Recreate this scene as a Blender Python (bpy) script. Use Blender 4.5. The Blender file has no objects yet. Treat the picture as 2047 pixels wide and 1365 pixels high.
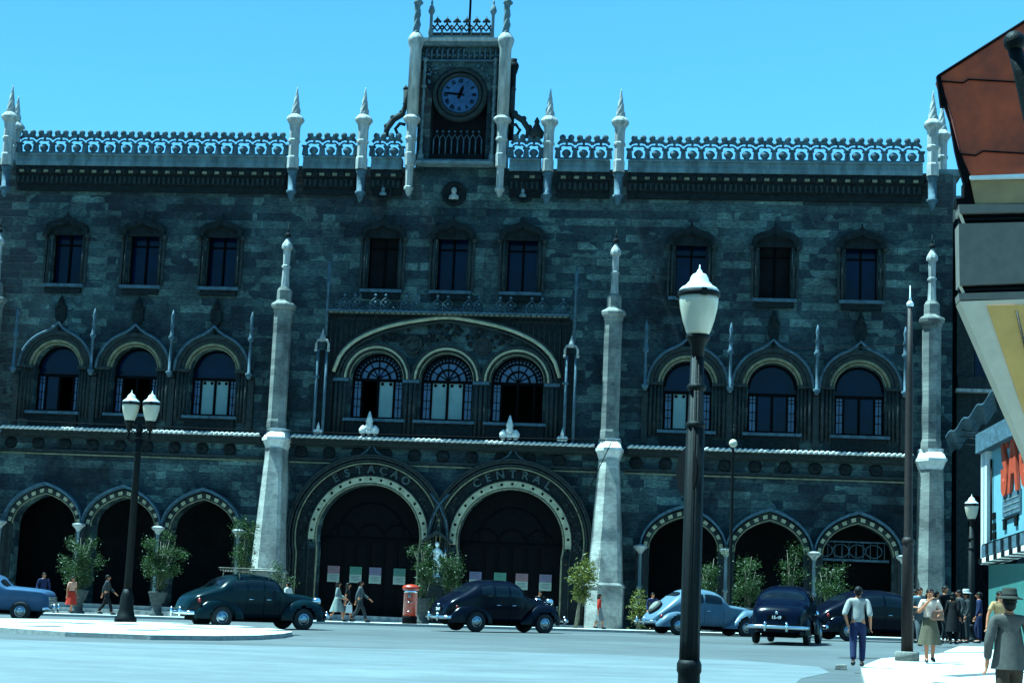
import bpy, bmesh, math, random
from math import sin, cos, pi, radians, sqrt, atan2, hypot
from mathutils import Vector, Matrix
from mathutils.geometry import tessellate_polygon, delaunay_2d_cdt
rnd = random.Random(7)
scene = bpy.context.scene
col = scene.collection
# ------------------------------------------------------------------ camera
CAM = Vector((0, 0, 1.6))
FWD = Vector((-0.12315404, 0.98208359, 0.14263556)).normalized()
RT = Vector((0.99209016, 0.11832024, 0.04192187)).normalized()
UP = RT.cross(FWD)
FPX = 3400.0
YF = 74.0                      # distance of the station front
def ray(px, py):
    d = FWD*FPX + RT*(px-1023.5) + UP*(682.5-py)
    return d/d.y
def ground(x, y):              # the square falls gently to the left and is crowned
    yy = min(max(y, 20), 74)
    return 1.6-(1.5-0.016*(max(min(x, 40), -60)+7)+0.0004*(yy-50)**2)
def gp(px, py):                # point of the ground seen at a photo position
    d = ray(px, py); t = 5.0
    while t < 95:
        p = CAM+d*t
        if p.z < ground(p.x, p.y): return p
        t += .04
    return CAM+d*95
def at(px, py, Y):             # point at distance Y seen at a photo position
    return CAM+ray(px, py)*Y
def gy(px, Y):                 # ground point at distance Y in a photo column
    py = 1200
    for _ in range(6):
        p = at(px, py, Y); z = ground(p.x, Y)
        v = Vector((p.x, Y, z))-CAM
        w = v.dot(FWD); py = 682.5-FPX*v.dot(UP)/w
    return Vector((p.x, Y, ground(p.x, Y)))
cd = bpy.data.cameras.new('camera'); co = bpy.data.objects.new('camera', cd); col.objects.link(co)
cd.sensor_width = 36; cd.sensor_fit = 'HORIZONTAL'; cd.lens = FPX/2047*36
cd.clip_start = .1; cd.clip_end = 2000
m = Matrix((RT, UP, -FWD)).transposed().to_4x4(); m.translation = CAM
co.matrix_world = m; scene.camera = co
# ------------------------------------------------------------------ materials
def nodes(name):
    m = bpy.data.materials.new(name); m.use_nodes = True
    nt = m.node_tree; b = nt.nodes['Principled BSDF']
    return m, nt, b
def mat(name, c, rough=.7, var=.25, scale=6, metal=0, bump=0, spec=.4, c2=None, streak=False, coat=0):
    """a plain surface with procedural mottling"""
    m, nt, b = nodes(name); N = nt.nodes; L = nt.links
    b.inputs['Roughness'].default_value = rough; b.inputs['Metallic'].default_value = metal
    b.inputs['Specular IOR Level'].default_value = spec
    if coat: b.inputs['Coat Weight'].default_value = coat; b.inputs['Coat Roughness'].default_value = .17
    tc = N.new('ShaderNodeTexCoord'); mp = N.new('ShaderNodeMapping'); L.new(tc.outputs['Object'], mp.inputs[0])
    if streak: mp.inputs['Scale'].default_value = (1, 1, .22)
    nz = N.new('ShaderNodeTexNoise'); nz.inputs['Scale'].default_value = scale; nz.inputs['Detail'].default_value = 7
    nz.inputs['Roughness'].default_value = .65
    L.new(mp.outputs[0], nz.inputs[0])
    rp = N.new('ShaderNodeValToRGB'); L.new(nz.outputs[0], rp.inputs[0])
    lo = [x*(1-var) for x in c]; hi = [min(1, x*(1+var)) for x in c]
    if c2: lo = c2
    rp.color_ramp.elements[0].color = (*lo, 1); rp.color_ramp.elements[1].color = (*hi, 1)
    rp.color_ramp.elements[0].position = .32; rp.color_ramp.elements[1].position = .68
    L.new(rp.outputs[0], b.inputs['Base Color'])
    if bump:
        bp = N.new('ShaderNodeBump'); bp.inputs['Strength'].default_value = bump; bp.inputs['Distance'].default_value = .03
        n2 = N.new('ShaderNodeTexNoise'); n2.inputs['Scale'].default_value = scale*5; n2.inputs['Detail'].default_value = 5
        L.new(mp.outputs[0], n2.inputs[0]); L.new(n2.outputs[0], bp.inputs['Height']); L.new(bp.outputs[0], b.inputs['Normal'])
    return m
def ashlar(name, tones, w, h, soot, mortar=.012, fine=1, top=(2.3, 2.2, 1.9), blend=.30, bump=.6, ns=.24):
    """coursed stone blocks: tone per block, weather stains of their own shape"""
    m, nt, b = nodes(name); N = nt.nodes; L = nt.links
    b.inputs['Roughness'].default_value = .85; b.inputs['Specular IOR Level'].default_value = .2
    tc = N.new('ShaderNodeTexCoord'); sp = N.new('ShaderNodeSeparateXYZ'); L.new(tc.outputs['Object'], sp.inputs[0])
    ad = N.new('ShaderNodeMath'); ad.operation = 'ADD'; L.new(sp.outputs[0], ad.inputs[0]); L.new(sp.outputs[1], ad.inputs[1])
    cb = N.new('ShaderNodeCombineXYZ'); L.new(ad.outputs[0], cb.inputs[0]); L.new(sp.outputs[2], cb.inputs[1])
    wn = N.new('ShaderNodeTexNoise'); wn.inputs['Scale'].default_value = 1.3; L.new(cb.outputs[0], wn.inputs[0])
    wv = N.new('ShaderNodeVectorMath'); wv.operation = 'MULTIPLY_ADD'; wv.inputs[1].default_value = (.05, .05, 0)
    L.new(wn.outputs['Color'], wv.inputs[0]); L.new(cb.outputs[0], wv.inputs[2])
    br = N.new('ShaderNodeTexBrick'); br.inputs['Scale'].default_value = 1; br.inputs['Brick Width'].default_value = w
    br.inputs['Row Height'].default_value = h; br.inputs['Mortar Size'].default_value = mortar; br.inputs['Mortar Smooth'].default_value = .4
    br.inputs['Color1'].default_value = (0, 0, 0, 1); br.inputs['Color2'].default_value = (1, 1, 1, 1); br.inputs['Mortar'].default_value = (.2, .2, .2, 1)
    br.offset = .5; br.squash = 1.35; br.squash_frequency = 3
    L.new(wv.outputs[0], br.inputs[0])
    b2 = N.new('ShaderNodeTexBrick'); b2.inputs['Scale'].default_value = 1; b2.inputs['Brick Width'].default_value = w*1.55; b2.inputs['Row Height'].default_value = h
    b2.inputs['Mortar Size'].default_value = mortar; b2.inputs['Mortar Smooth'].default_value = .4; b2.offset = .37; b2.squash = .6; b2.squash_frequency = 5
    b2.inputs['Color1'].default_value = (0, 0, 0, 1); b2.inputs['Color2'].default_value = (1, 1, 1, 1); b2.inputs['Mortar'].default_value = (.2, .2, .2, 1); L.new(wv.outputs[0], b2.inputs[0])
    nm = N.new('ShaderNodeTexNoise'); nm.inputs['Scale'].default_value = .55; L.new(cb.outputs[0], nm.inputs[0])
    gt = N.new('ShaderNodeMath'); gt.operation = 'GREATER_THAN'; gt.inputs[1].default_value = .5; L.new(nm.outputs[0], gt.inputs[0])
    bm_ = N.new('ShaderNodeMix'); bm_.data_type = 'RGBA'; L.new(gt.outputs[0], bm_.inputs[0]); L.new(br.outputs['Color'], bm_.inputs[6]); L.new(b2.outputs['Color'], bm_.inputs[7])
    nf = N.new('ShaderNodeTexNoise'); nf.inputs['Scale'].default_value = 2.2; nf.inputs['Detail'].default_value = 8; nf.inputs['Roughness'].default_value = .7; L.new(cb.outputs[0], nf.inputs[0])
    bl_ = N.new('ShaderNodeMix'); bl_.data_type = 'RGBA'; bl_.inputs[0].default_value = blend; L.new(bm_.outputs[2], bl_.inputs[6]); L.new(nf.outputs[0], bl_.inputs[7])
    rp = N.new('ShaderNodeValToRGB'); L.new(bl_.outputs[2], rp.inputs[0])
    e = rp.color_ramp.elements
    while len(e) < len(tones): e.new(.5)
    for i, (p, c) in enumerate(tones): e[i].position = p; e[i].color = (*c, 1)
    # stains
    n1 = N.new('ShaderNodeTexNoise'); n1.inputs['Scale'].default_value = ns; n1.inputs['Detail'].default_value = 9; n1.inputs['Roughness'].default_value = .68
    L.new(cb.outputs[0], n1.inputs[0])
    r1 = N.new('ShaderNodeValToRGB'); r1.color_ramp.elements[0].position = .36; r1.color_ramp.elements[1].position = .66
    r1.color_ramp.elements[0].color = (soot, soot, soot*1.04, 1); r1.color_ramp.elements[1].color = (*top, 1); L.new(n1.outputs[0], r1.inputs[0])
    mx = N.new('ShaderNodeMix'); mx.data_type = 'RGBA'; mx.blend_type = 'MULTIPLY'; mx.inputs[0].default_value = 1
    L.new(rp.outputs[0], mx.inputs[6]); L.new(r1.outputs[0], mx.inputs[7])
    n3 = N.new('ShaderNodeTexNoise'); n3.inputs['Scale'].default_value = 9; n3.inputs['Detail'].default_value = 6; n3.inputs['Roughness'].default_value = .75
    mp = N.new('ShaderNodeMapping'); mp.inputs['Scale'].default_value = (.55, 1.6, 1); L.new(cb.outputs[0], mp.inputs[0]); L.new(mp.outputs[0], n3.inputs[0])
    r3 = N.new('ShaderNodeValToRGB'); r3.color_ramp.elements[0].position = .34; r3.color_ramp.elements[1].position = .66
    r3.color_ramp.elements[0].color = (1-.7*fine, 1-.7*fine, 1-.69*fine, 1); r3.color_ramp.elements[1].color = (1+.7*fine, 1+.66*fine, 1+.5*fine, 1); L.new(n3.outputs[0], r3.inputs[0])
    m2 = N.new('ShaderNodeMix'); m2.data_type = 'RGBA'; m2.blend_type = 'MULTIPLY'; m2.inputs[0].default_value = 1
    L.new(mx.outputs[2], m2.inputs[6]); L.new(r3.outputs[0], m2.inputs[7]); L.new(m2.outputs[2], b.inputs['Base Color'])
    bp = N.new('ShaderNodeBump'); bp.inputs['Strength'].default_value = bump; bp.inputs['Distance'].default_value = .03
    sm_ = N.new('ShaderNodeMath'); sm_.operation = 'MULTIPLY_ADD'; sm_.inputs[1].default_value = -1.2
    L.new(br.outputs['Fac'], sm_.inputs[0]); L.new(n3.outputs[0], sm_.inputs[2]); L.new(sm_.outputs[0], bp.inputs['Height']); L.new(bp.outputs[0], b.inputs['Normal'])
    return m
M = {}
M['wall'] = ashlar('station_ashlar', [(0, (.004, .008, .014)), (.36, (.009, .019, .029)), (.54, (.019, .036, .047)), (.72, (.042, .072, .083)), (.9, (.085, .13, .135)), (1, (.13, .18, .18))], 1.0, .36, .24, blend=.54)
M['pale'] = ashlar('pale_limestone_blocks', [(0, (.16, .16, .16)), (.35, (.26, .255, .24)), (.7, (.34, .33, .31)), (1, (.42, .40, .38))], 1.2, .62, .38, mortar=.008, fine=.35, top=(1.15, 1.13, 1.08), blend=.5, bump=.25, ns=.8)
M['clean'] = mat('clean_limestone', (.27, .262, .245), .8, .35, 4.5, bump=.5, streak=True, spec=.2, c2=(.14, .142, .135))
M['rope'] = mat('sunlit_ledge_stone', (.46, .44, .41), .8, .25, 6, bump=.3, spec=.2)  # limestone whitened so sunlight on ledges, capitals and ornaments is in the colour
M['mid'] = mat('weathered_limestone', (0.0935, 0.1275, 0.1360), .85, .4, 3, bump=.5, streak=True, spec=.2)
M['shaft'] = ashlar('sooty_shaft_blocks', [(0, (.09, .095, .095)), (.4, (.15, .155, .15)), (.8, (.21, .21, .20)), (1, (.30, .29, .27))], 1.4, .8, .35, mortar=.008, fine=.4, top=(1.25, 1.22, 1.15), blend=.5, bump=.25, ns=.7)
M['crest'] = mat('weathered_cresting_stone', (.045, .075, .09), .85, .6, 6, bump=.5, streak=True, spec=.2)
M['fascia'] = mat('streaked_fascia_stone', (.085, .125, .135), .85, .5, 2.2, bump=.4, streak=True, spec=.2)
M['letter'] = mat('worn_carved_lettering', (.035, .05, .05), .85, .6, 5, spec=.2)
M['urn'] = mat('dark_stone_urn', (.035, .04, .04), .85, .5, 6, bump=.5, spec=.2)
M['dark'] = mat('soot_black_carving', (.007, .010, .011), .9, .6, 5, bump=.8, spec=.15)
M['mould'] = mat('grey_moulding_stone', (.017, .022, .022), .88, .5, 5, bump=.6, spec=.2)
M['blue'] = mat('bluish_weathered_stone', (0.0382, 0.0723, 0.0935), .8, .45, 5, bump=.5, spec=.25)
M['cream'] = mat('cream_voussoir_stone', (.27, .25, .17), .85, .3, 4, bump=.4, spec=.2)
M['tan'] = mat('ochre_arch_stone', (.14, .125, .078), .85, .4, 4, bump=.4, spec=.2)
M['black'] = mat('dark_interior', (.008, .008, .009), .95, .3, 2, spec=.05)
M['door'] = mat('black_oak_door', (.003, .003, .0035), .8, .4, 7, spec=.05)
M['glass'] = mat('dark_window_glass', (.001, .005, .020), .15, .4, 1.2, spec=.12)
M['blueglass'] = mat('leaded_blue_glass', (.03, .06, .14), .25, .4, 2.5, spec=.5)
M['lit'] = mat('pale_blind_behind_glass', (.13, .19, .185), .3, .12, 1.5, spec=.4)
M['clockface'] = mat('enamel_clock_face', (.022, .06, .13), .4, .35, 3, spec=.2)
M['ink'] = mat('black_paint', (.002, .002, .0025), .8, .3, 8, spec=.05)
M['iron'] = mat('black_painted_iron', (.003, .004, .004), .55, .5, 14, bump=.25, spec=.10)
M['rust'] = mat('brown_painted_iron', (.012, .006, .005), .6, .5, 9, bump=.3, spec=.2)
M['opal'] = mat('opal_lamp_glass', (.40, .335, .255), .2, .06, 4, spec=.4)
M['cap'] = mat('white_enamelled_metal', (0.4650, 0.4800, 0.4800), .35, .08, 7, spec=.5)
M['conc'] = mat('grey_concrete', (0.1240, 0.1178, 0.1023), .9, .35, 12, bump=.5)
M['tyre'] = mat('tyre_rubber', (.005, .005, .006), .75, .3, 20)
M['chrome'] = mat('chrome', (0.6000, 0.6240, 0.6400), .14, .06, 9, metal=1)
M['hub'] = mat('hubcap_metal', (0.2604, 0.2976, 0.3224), .22, .15, 9, metal=1)
M['carglass'] = mat('car_glass', (.003, .006, .009), .08, .3, 2, spec=.25)
M['red'] = mat('red_enamel', (0.3150, 0.0225, 0.0075), .35, .2, 7, spec=.5, bump=.1)
M['white'] = mat('white_paint', (0.6000, 0.6000, 0.5850), .6, .06, 9)
def leafmat(name, c):
    m, nt, b = nodes(name); N = nt.nodes; L = nt.links
    b.inputs['Roughness'].default_value = .45; b.inputs['Specular IOR Level'].default_value = .35
    g = N.new('ShaderNodeNewGeometry'); rp = N.new('ShaderNodeValToRGB'); L.new(g.outputs['Random Per Island'], rp.inputs[0])
    rp.color_ramp.elements[0].color = (c[0]*.5, c[1]*.5, c[2]*.5, 1); rp.color_ramp.elements[1].color = (c[0]*1.6, c[1]*1.45, c[2]*1.2, 1)
    L.new(rp.outputs[0], b.inputs['Base Color'])
    t = N.new('ShaderNodeBsdfTranslucent'); L.new(rp.outputs[0], t.inputs[0])
    mx = N.new('ShaderNodeMixShader'); mx.inputs[0].default_value = .3
    L.new(b.outputs[0], mx.inputs[1]); L.new(t.outputs[0], mx.inputs[2]); L.new(mx.outputs[0], N['Material Output'].inputs[0])
    return m
M['leaf'] = leafmat('green_leaves', (.016, .045, .007))
M['leafy'] = leafmat('yellow_green_leaves', (.085, .10, .014))
M['bark'] = mat('bark', (.12, .10, .07), .9, .4, 14, bump=.5)
# ------------------------------------------------------------------ mesh builder
class MB:
    def __init__(s): s.v = []; s.f = []; s.mi = []; s.sm = []; s.m = 0
    def add(s, vs, fs, smooth=False):
        o = len(s.v); s.v += [tuple(v) for v in vs]
        for f in fs: s.f.append(tuple(i+o for i in f)); s.mi.append(s.m); s.sm.append(smooth)
    def box(s, x0, x1, y0, y1, z0, z1):
        s.add([(x, y, z) for z in (z0, z1) for y in (y0, y1) for x in (x0, x1)],
              [(0, 2, 3, 1), (4, 5, 7, 6), (0, 1, 5, 4), (2, 6, 7, 3), (0, 4, 6, 2), (1, 3, 7, 5)])
    def hexa(s, bot, top):      # bot/top: lists of n (x,y,z)
        n = len(bot); s.add(list(bot)+list(top), [tuple(range(n-1, -1, -1)), tuple(range(n, 2*n))]+[(i, (i+1) % n, n+(i+1) % n, n+i) for i in range(n)])
    def prism(s, poly, y0, y1):   # poly in (x,z), front y0 (nearer camera), back y1
        n = len(poly); vs = [(x, y0, z) for x, z in poly]+[(x, y1, z) for x, z in poly]
        t = tessellate_polygon([[Vector((x, z, 0)) for x, z in poly]])
        s.add(vs, [tuple(a) for a in t]+[tuple(n+i for i in a[::-1]) for a in t]+[(i, n+i, n+(i+1) % n, (i+1) % n) for i in range(n)])
    def lathe(s, prof, c=(0, 0, 0), n=12, sx=1, sy=1, twist=0, smooth=True, ax='z', flute=0, nf=0, rot=0, caps=True):
        vs = []; fs = []
        for k, (r, z) in enumerate(prof):
            for i in range(n):
                a = 2*pi*i/n+twist*z+rot; rr = r*(1+flute*cos(nf*(a-twist*z))) if flute and nf else r
                p = (rr*cos(a)*sx, rr*sin(a)*sy, z)
                if ax == 'y': p = (p[0], p[2], p[1])
                if ax == 'x': p = (p[2], p[0], p[1])
                vs.append((c[0]+p[0], c[1]+p[1], c[2]+p[2]))
        for k in range(len(prof)-1):
            for i in range(n): fs.append((k*n+i, k*n+(i+1) % n, (k+1)*n+(i+1) % n, (k+1)*n+i))
        if caps: fs.append(tuple(range(n-1, -1, -1))); fs.append(tuple((len(prof)-1)*n+i for i in range(n)))
        s.add(vs, fs, smooth)
    def ball(s, c, r, n=8, sz=1, sx=1, sy=1):
        k = max(4, n//2+1); s.lathe([(r*sin(pi*i/k) if 0 < i < k else r*.02, -r*cos(pi*i/k)*sz) for i in range(k+1)], c, n, sx, sy)
    def tube(s, pts, r, n=6, smooth=True, closed=False):
        pts = [Vector(p) for p in pts]; rs = r if isinstance(r, (list, tuple)) else [r]*len(pts)
        vs = []; up0 = Vector((0, 0, 1)); N = len(pts)
        for i, p in enumerate(pts):
            a = pts[i-1] if (i > 0 or closed) else p; b = pts[(i+1) % N] if (i < N-1 or closed) else p
            d = (b-a).normalized(); u = d.cross(up0 if abs(d.z) < .95 else Vector((0, 1, 0))).normalized(); w = u.cross(d)
            for k in range(n): q = p+(u*cos(2*pi*k/n)+w*sin(2*pi*k/n))*rs[i]; vs.append(q)
        fs = []
        for i in range(N if closed else N-1):
            j = (i+1) % N
            for k in range(n): fs.append((i*n+k, i*n+(k+1) % n, j*n+(k+1) % n, j*n+k))
        if not closed: fs.append(tuple(range(n-1, -1, -1))); fs.append(tuple((N-1)*n+k for k in range(n)))
        s.add(vs, fs, smooth)
    def band(s, pin, pout, y0, y1, ends=True):   # strip between two (x,z) paths, front y0 back y1
        n = len(pin); vs = [(x, y0, z) for x, z in pin]+[(x, y0, z) for x, z in pout]+[(x, y1, z) for x, z in pin]+[(x, y1, z) for x, z in pout]
        fs = []
        for i in range(n-1):
            fs += [(i, i+1, n+i+1, n+i), (n+i, n+i+1, 3*n+i+1, 3*n+i), (i+1, i, 2*n+i, 2*n+i+1), (2*n+i+1, 2*n+i, 3*n+i, 3*n+i+1)]
        fs += [(0, n, 3*n, 2*n), (n-1, 3*n-1, 4*n-1, 2*n-1)]
        s.add(vs, fs)
    def build(s, name, mats, parent=None, bevel=0):
        me = bpy.data.meshes.new(name); me.from_pydata(s.v, [], s.f)
        if not isinstance(mats, (list, tuple)): mats = [mats]
        for m in mats: me.materials.append(m)
        me.polygons.foreach_set('material_index', s.mi); me.polygons.foreach_set('use_smooth', s.sm)
        bm = bmesh.new(); bm.from_mesh(me); bmesh.ops.recalc_face_normals(bm, faces=bm.faces); bm.to_mesh(me); bm.free()
        me.update()
        o = bpy.data.objects.new(name, me); col.objects.link(o)
        if parent: o.parent = parent
        if bevel:
            b = o.modifiers.new('bevel', 'BEVEL'); b.width = bevel; b.segments = 2; b.limit_method = 'ANGLE'
        return o
def tag(o, label=None, cat=None, group=None, kind=None):
    if label: o['label'] = label
    if cat: o['category'] = cat
    if group: o['group'] = group
    if kind: o['kind'] = kind
    return o
def thing(name, label, cat, loc=(0, 0, 0), rz=0, group=None):
    o = bpy.data.objects.new(name, None); col.objects.link(o); o.location = loc; o.rotation_euler = (0, 0, rz)
    return tag(o, label, cat, group)
def kids(o): return [c for c in bpy.data.objects if c.parent == o]
def copy_tree(o, parent=None):
    c = o.copy(); col.objects.link(c)
    if parent: c.parent = parent
    for k in kids(o): copy_tree(k, c)
    return c
def arc(cx, cz, r, a0, a1, n, rz=None):
    rz = rz or r
    return [(cx+r*cos(radians(a0+(a1-a0)*i/n)), cz+rz*sin(radians(a0+(a1-a0)*i/n))) for i in range(n+1)]
def crv(pts, x):               # smooth interpolation through (x,y) points
    if x <= pts[0][0]: return pts[0][1]
    if x >= pts[-1][0]: return pts[-1][1]
    for i in range(len(pts)-1):
        if pts[i][0] <= x <= pts[i+1][0]: break
    def sl(j):
        if j <= 0: return (pts[1][1]-pts[0][1])/(pts[1][0]-pts[0][0])
        if j >= len(pts)-1: return (pts[-1][1]-pts[-2][1])/(pts[-1][0]-pts[-2][0])
        a = (pts[j][1]-pts[j-1][1])/(pts[j][0]-pts[j-1][0]); b = (pts[j+1][1]-pts[j][1])/(pts[j+1][0]-pts[j][0])
        return 0 if a*b <= 0 else 2*a*b/(a+b)
    x0, y0 = pts[i]; x1, y1 = pts[i+1]; h = x1-x0; t = (x-x0)/h
    return (2*t**3-3*t*t+1)*y0+(t**3-2*t*t+t)*h*sl(i)+(-2*t**3+3*t*t)*y1+(t**3-t*t)*h*sl(i+1)
def text_mesh(body, size, ext=.01, xs=1, align='CENTER', bold=.0):
    cu = bpy.data.curves.new('lettering', 'FONT'); cu.body = body; cu.size = size; cu.extrude = ext; cu.align_x = align; cu.align_y = 'CENTER'; cu.offset = bold
    cu.resolution_u = 3
    o = bpy.data.objects.new('lettering', cu); col.objects.link(o)
    dg = bpy.context.evaluated_depsgraph_get(); me = bpy.data.meshes.new_from_object(o.evaluated_get(dg))
    vs = [(v.co.x*xs, v.co.y, v.co.z) for v in me.vertices]; fs = [tuple(p.vertices) for p in me.polygons]
    bpy.data.objects.remove(o); bpy.data.curves.remove(cu); bpy.data.meshes.remove(me)
    return vs, fs
# ------------------------------------------------------------------ light
SUN_E, SUN_A = radians(68), radians(89.8)       # height; angle to the left of the view towards the square
w = bpy.data.worlds.new('World'); scene.world = w; w.use_nodes = True
nt = w.node_tree; bg = nt.nodes['Background']
sk = nt.nodes.new('ShaderNodeTexSky'); sk.sky_type = 'NISHITA'; sk.sun_disc = False; sk.sun_elevation = SUN_E; sk.sun_rotation = -SUN_A+pi
sk.air_density = 1.0; sk.dust_density = .3; sk.ozone_density = 2.5
mu = nt.nodes.new('ShaderNodeMix'); mu.data_type = 'RGBA'; mu.blend_type = 'MULTIPLY'; mu.inputs[0].default_value = 1
mu.inputs[7].default_value = (.165, .50, .60, 1)
nt.links.new(sk.outputs[0], mu.inputs[6]); nt.links.new(mu.outputs[2], bg.inputs[0]); bg.inputs[1].default_value = .1
sl = bpy.data.lights.new('sun', 'SUN'); sl.energy = 5; sl.angle = radians(.5); sl.color = (.56, .98, 1.06)
so = bpy.data.objects.new('sun', sl); col.objects.link(so)
sd = Vector((-cos(SUN_E)*sin(SUN_A), -cos(SUN_E)*cos(SUN_A), sin(SUN_E)))
so.rotation_euler = sd.to_track_quat('Z', 'Y').to_euler(); so.location = (-20, -10, 60)
scene.view_settings.view_transform = 'Standard'; scene.view_settings.look = 'None'; scene.view_settings.exposure = 2.2; scene.view_settings.gamma = 1
# ================================================================== the station
XC = -12.13
st = thing('station_building', 'soot-blackened stone railway station with horseshoe portals, a pinnacled roofline and a clock tower', 'station', (XC, YF, 0))
def k(dep): return 1-dep/YF
def U(X, dep=0): return X*k(dep)-XC
def Z(z, dep=0): return 1.6+(z-1.6)*k(dep)
def sym(u): return (-u, u)
BAYS = [-18.0, -14.33, -10.66, 10.64, 14.3, 18.02]
MID = [-3.15, 0, 3.15]
PORT = [-3.13, 3.13]
BUT = [-21.0, -7.42, 7.36, 20.95]
UW = .73                      # half width of an upper window
# ---- openings
def rect(u0, u1, z0, z1): return [(u0, z0), (u1, z0), (u1, z1), (u0, z1)]
def archpoly(c, r, zc, z0, n=18): return [(c+r, z0)]+arc(c, zc, r, 0, 180, n)+[(c-r, z0)]
def pointed(c, hw, zs, zc, n=9):    # depressed pointed arch from spring zs to crown zc: right to left
    h = zc-zs; pr = []
    for i in range(n+1):
        t = i/n; a = t*pi/2*.86
        pr.append((hw*cos(a)**.92, h*(sin(a)/sin(pi/2*.86))*.93+h*.07*t**3))
    x1 = pr[-1][0]; pr = [(x-x1*(j/n)**2.2, z) for j, (x, z) in enumerate(pr)]
    R = [(c+x, zs+z) for x, z in pr]
    return R+[(2*c-x, z) for x, z in R[-2::-1]]
def horse(c, r, n=30): return arc(c, 3.5, r, -14, 194, n)
holes = []
for b in BAYS:
    holes.append(rect(b-UW, b+UW, 14.5, 16.95)); holes.append(archpoly(b, 1.06, 10.6, 8.65))
    holes.append([(b+1.47, -.3)]+pointed(b, 1.47, 3.5, 4.86)+[(b-1.47, -.3)])
for b in MID:
    holes.append(rect(b-UW, b+UW, 14.55, 17.05)); holes.append(archpoly(b, 1.18, 10.52, 8.75))
for b in PORT:
    h = horse(b, 2.3); holes.append([(h[0][0], -.3)]+h+[(h[-1][0], -.3)])
wl = MB()
outer = [(-21.9, -1.6), (21.9, -1.6), (21.9, 20.2), (-21.9, 20.2)]
loops = [outer]+holes
tri = tessellate_polygon([[Vector((x, z, 0)) for x, z in lp] for lp in loops])
flat = [p for lp in loops for p in lp]
wl.add([(x, 0, z) for x, z in flat], [tuple(t) for t in tri])
for h in holes:
    n = len(h); d = .75
    wl.add([(x, 0, z) for x, z in h]+[(x, d, z) for x, z in h], [(i, (i+1) % n, n+(i+1) % n, n+i) for i in range(n)])
# body behind the front: side walls, roof slab, rear
wl.box(-21.9, -21.5, .02, 24, -1.6, 20.2); wl.box(21.5, 21.9, .02, 24, -1.6, 20.2); wl.box(-21.5, 21.5, 23.6, 24, -1.6, 20.2); wl.box(-21.5, 21.5, .02, 23.6, 19.6, 20.1)
wl.build('wall', M['wall'], st)
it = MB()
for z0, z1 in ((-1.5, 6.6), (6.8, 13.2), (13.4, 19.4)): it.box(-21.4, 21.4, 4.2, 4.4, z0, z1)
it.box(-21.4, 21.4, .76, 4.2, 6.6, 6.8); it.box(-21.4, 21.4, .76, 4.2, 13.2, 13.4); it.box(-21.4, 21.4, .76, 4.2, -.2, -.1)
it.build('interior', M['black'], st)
# arcade back wall with a lattice lunette in the last bay
# ---- ground band and frieze
fz = MB()
for a, b_ in ((-20.4, -8.1), (-6.9, 6.8), (8.0, 20.3)):
    fz.m = 0; fz.box(a, b_, -.16, -.003, 7.42, 7.62); fz.box(a, b_, -.12, -.003, 6.78, 6.9)
    fz.m = 1; x = a+.5
    fz.m = 1
    while x < b_-.4:          # carved rosettes of the frieze
        fz.lathe([(.30, 0), (.28, -.06), (.12, -.12), (.02, -.06)], (x, -.003, 7.16), 10, ax='y'); x += 1.28
    fz.m = 2; fz.box(a, b_, -.10, -.004, 6.66, 6.72)
fz.build('frieze', [M['mould'], M['dark'], M['tan']], st)
# ---- rope string course
for a, b_ in ((-20.2, -8.2), (-6.75, 6.7), (8.15, 20.2)):
    lg = MB(); lg.box(a, b_, -.62, -.003, 7.66, 7.74); lg.box(a, b_, -.4, -.003, 7.5, 7.657)
    sc_ = lg.build('string_course', M['mould'], st)
    rp = MB(); n = int((b_-a)/.23)
    for i in range(n):
        x = a+(i+.5)*(b_-a)/n
        rp.tube([(x-.13, -.65, 7.75), (x-.05, -.69, 7.77), (x+.05, -.68, 7.83), (x+.13, -.62, 7.85)], [.035, .06, .06, .035], 6)
    rp.box(a, b_, -.66, -.3, 7.742, 7.80)
    rp.build('rope_moulding', M['rope'], sc_)
# ---- main cornice
for a, b_ in ((-20.6, -7.8), (-7.0, -4.6), (-3.85, -2.45), (2.45, 3.85), (4.6, 6.95), (7.75, 20.55)):
    c = MB(); c.m = 0
    c.box(a, b_, -.50, -.003, 19.98, 20.2); c.box(a, b_, -.45, -.003, 20.202, 20.46); c.m = 0; c.box(a, b_, -.55, -.1, 20.462, 20.52)
    c.m = 1; c.box(a, b_, -.42, -.003, 19.60, 19.977); c.box(a, b_, -.32, -.003, 19.15, 19.597); c.box(a, b_, -.20, -.003, 18.86, 19.147)
    n = max(2, int((b_-a)/.58))
    for i in range(n):
        x = a+(i+.5)*(b_-a)/n; c.m = 2; c.box(x-.11, x+.11, -.45, -.42, 19.66, 19.78); c.m = 1
        c.lathe([(.17, 0), (.14, -.06), (.04, -.09)], (x+(b_-a)/n/2, -.42, 19.76), 8, ax='y')
    n = max(4, int((b_-a)/.23))
    for i in range(n):
        x = a+(i+.5)*(b_-a)/n; c.m = 4; c.box(x-.045, x+.045, -.37, -.32, 19.2, 19.5)
    c.build('cornice', [M['fascia'], M['dark'], M['tan'], M['clean'], M['mould']], st)
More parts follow.
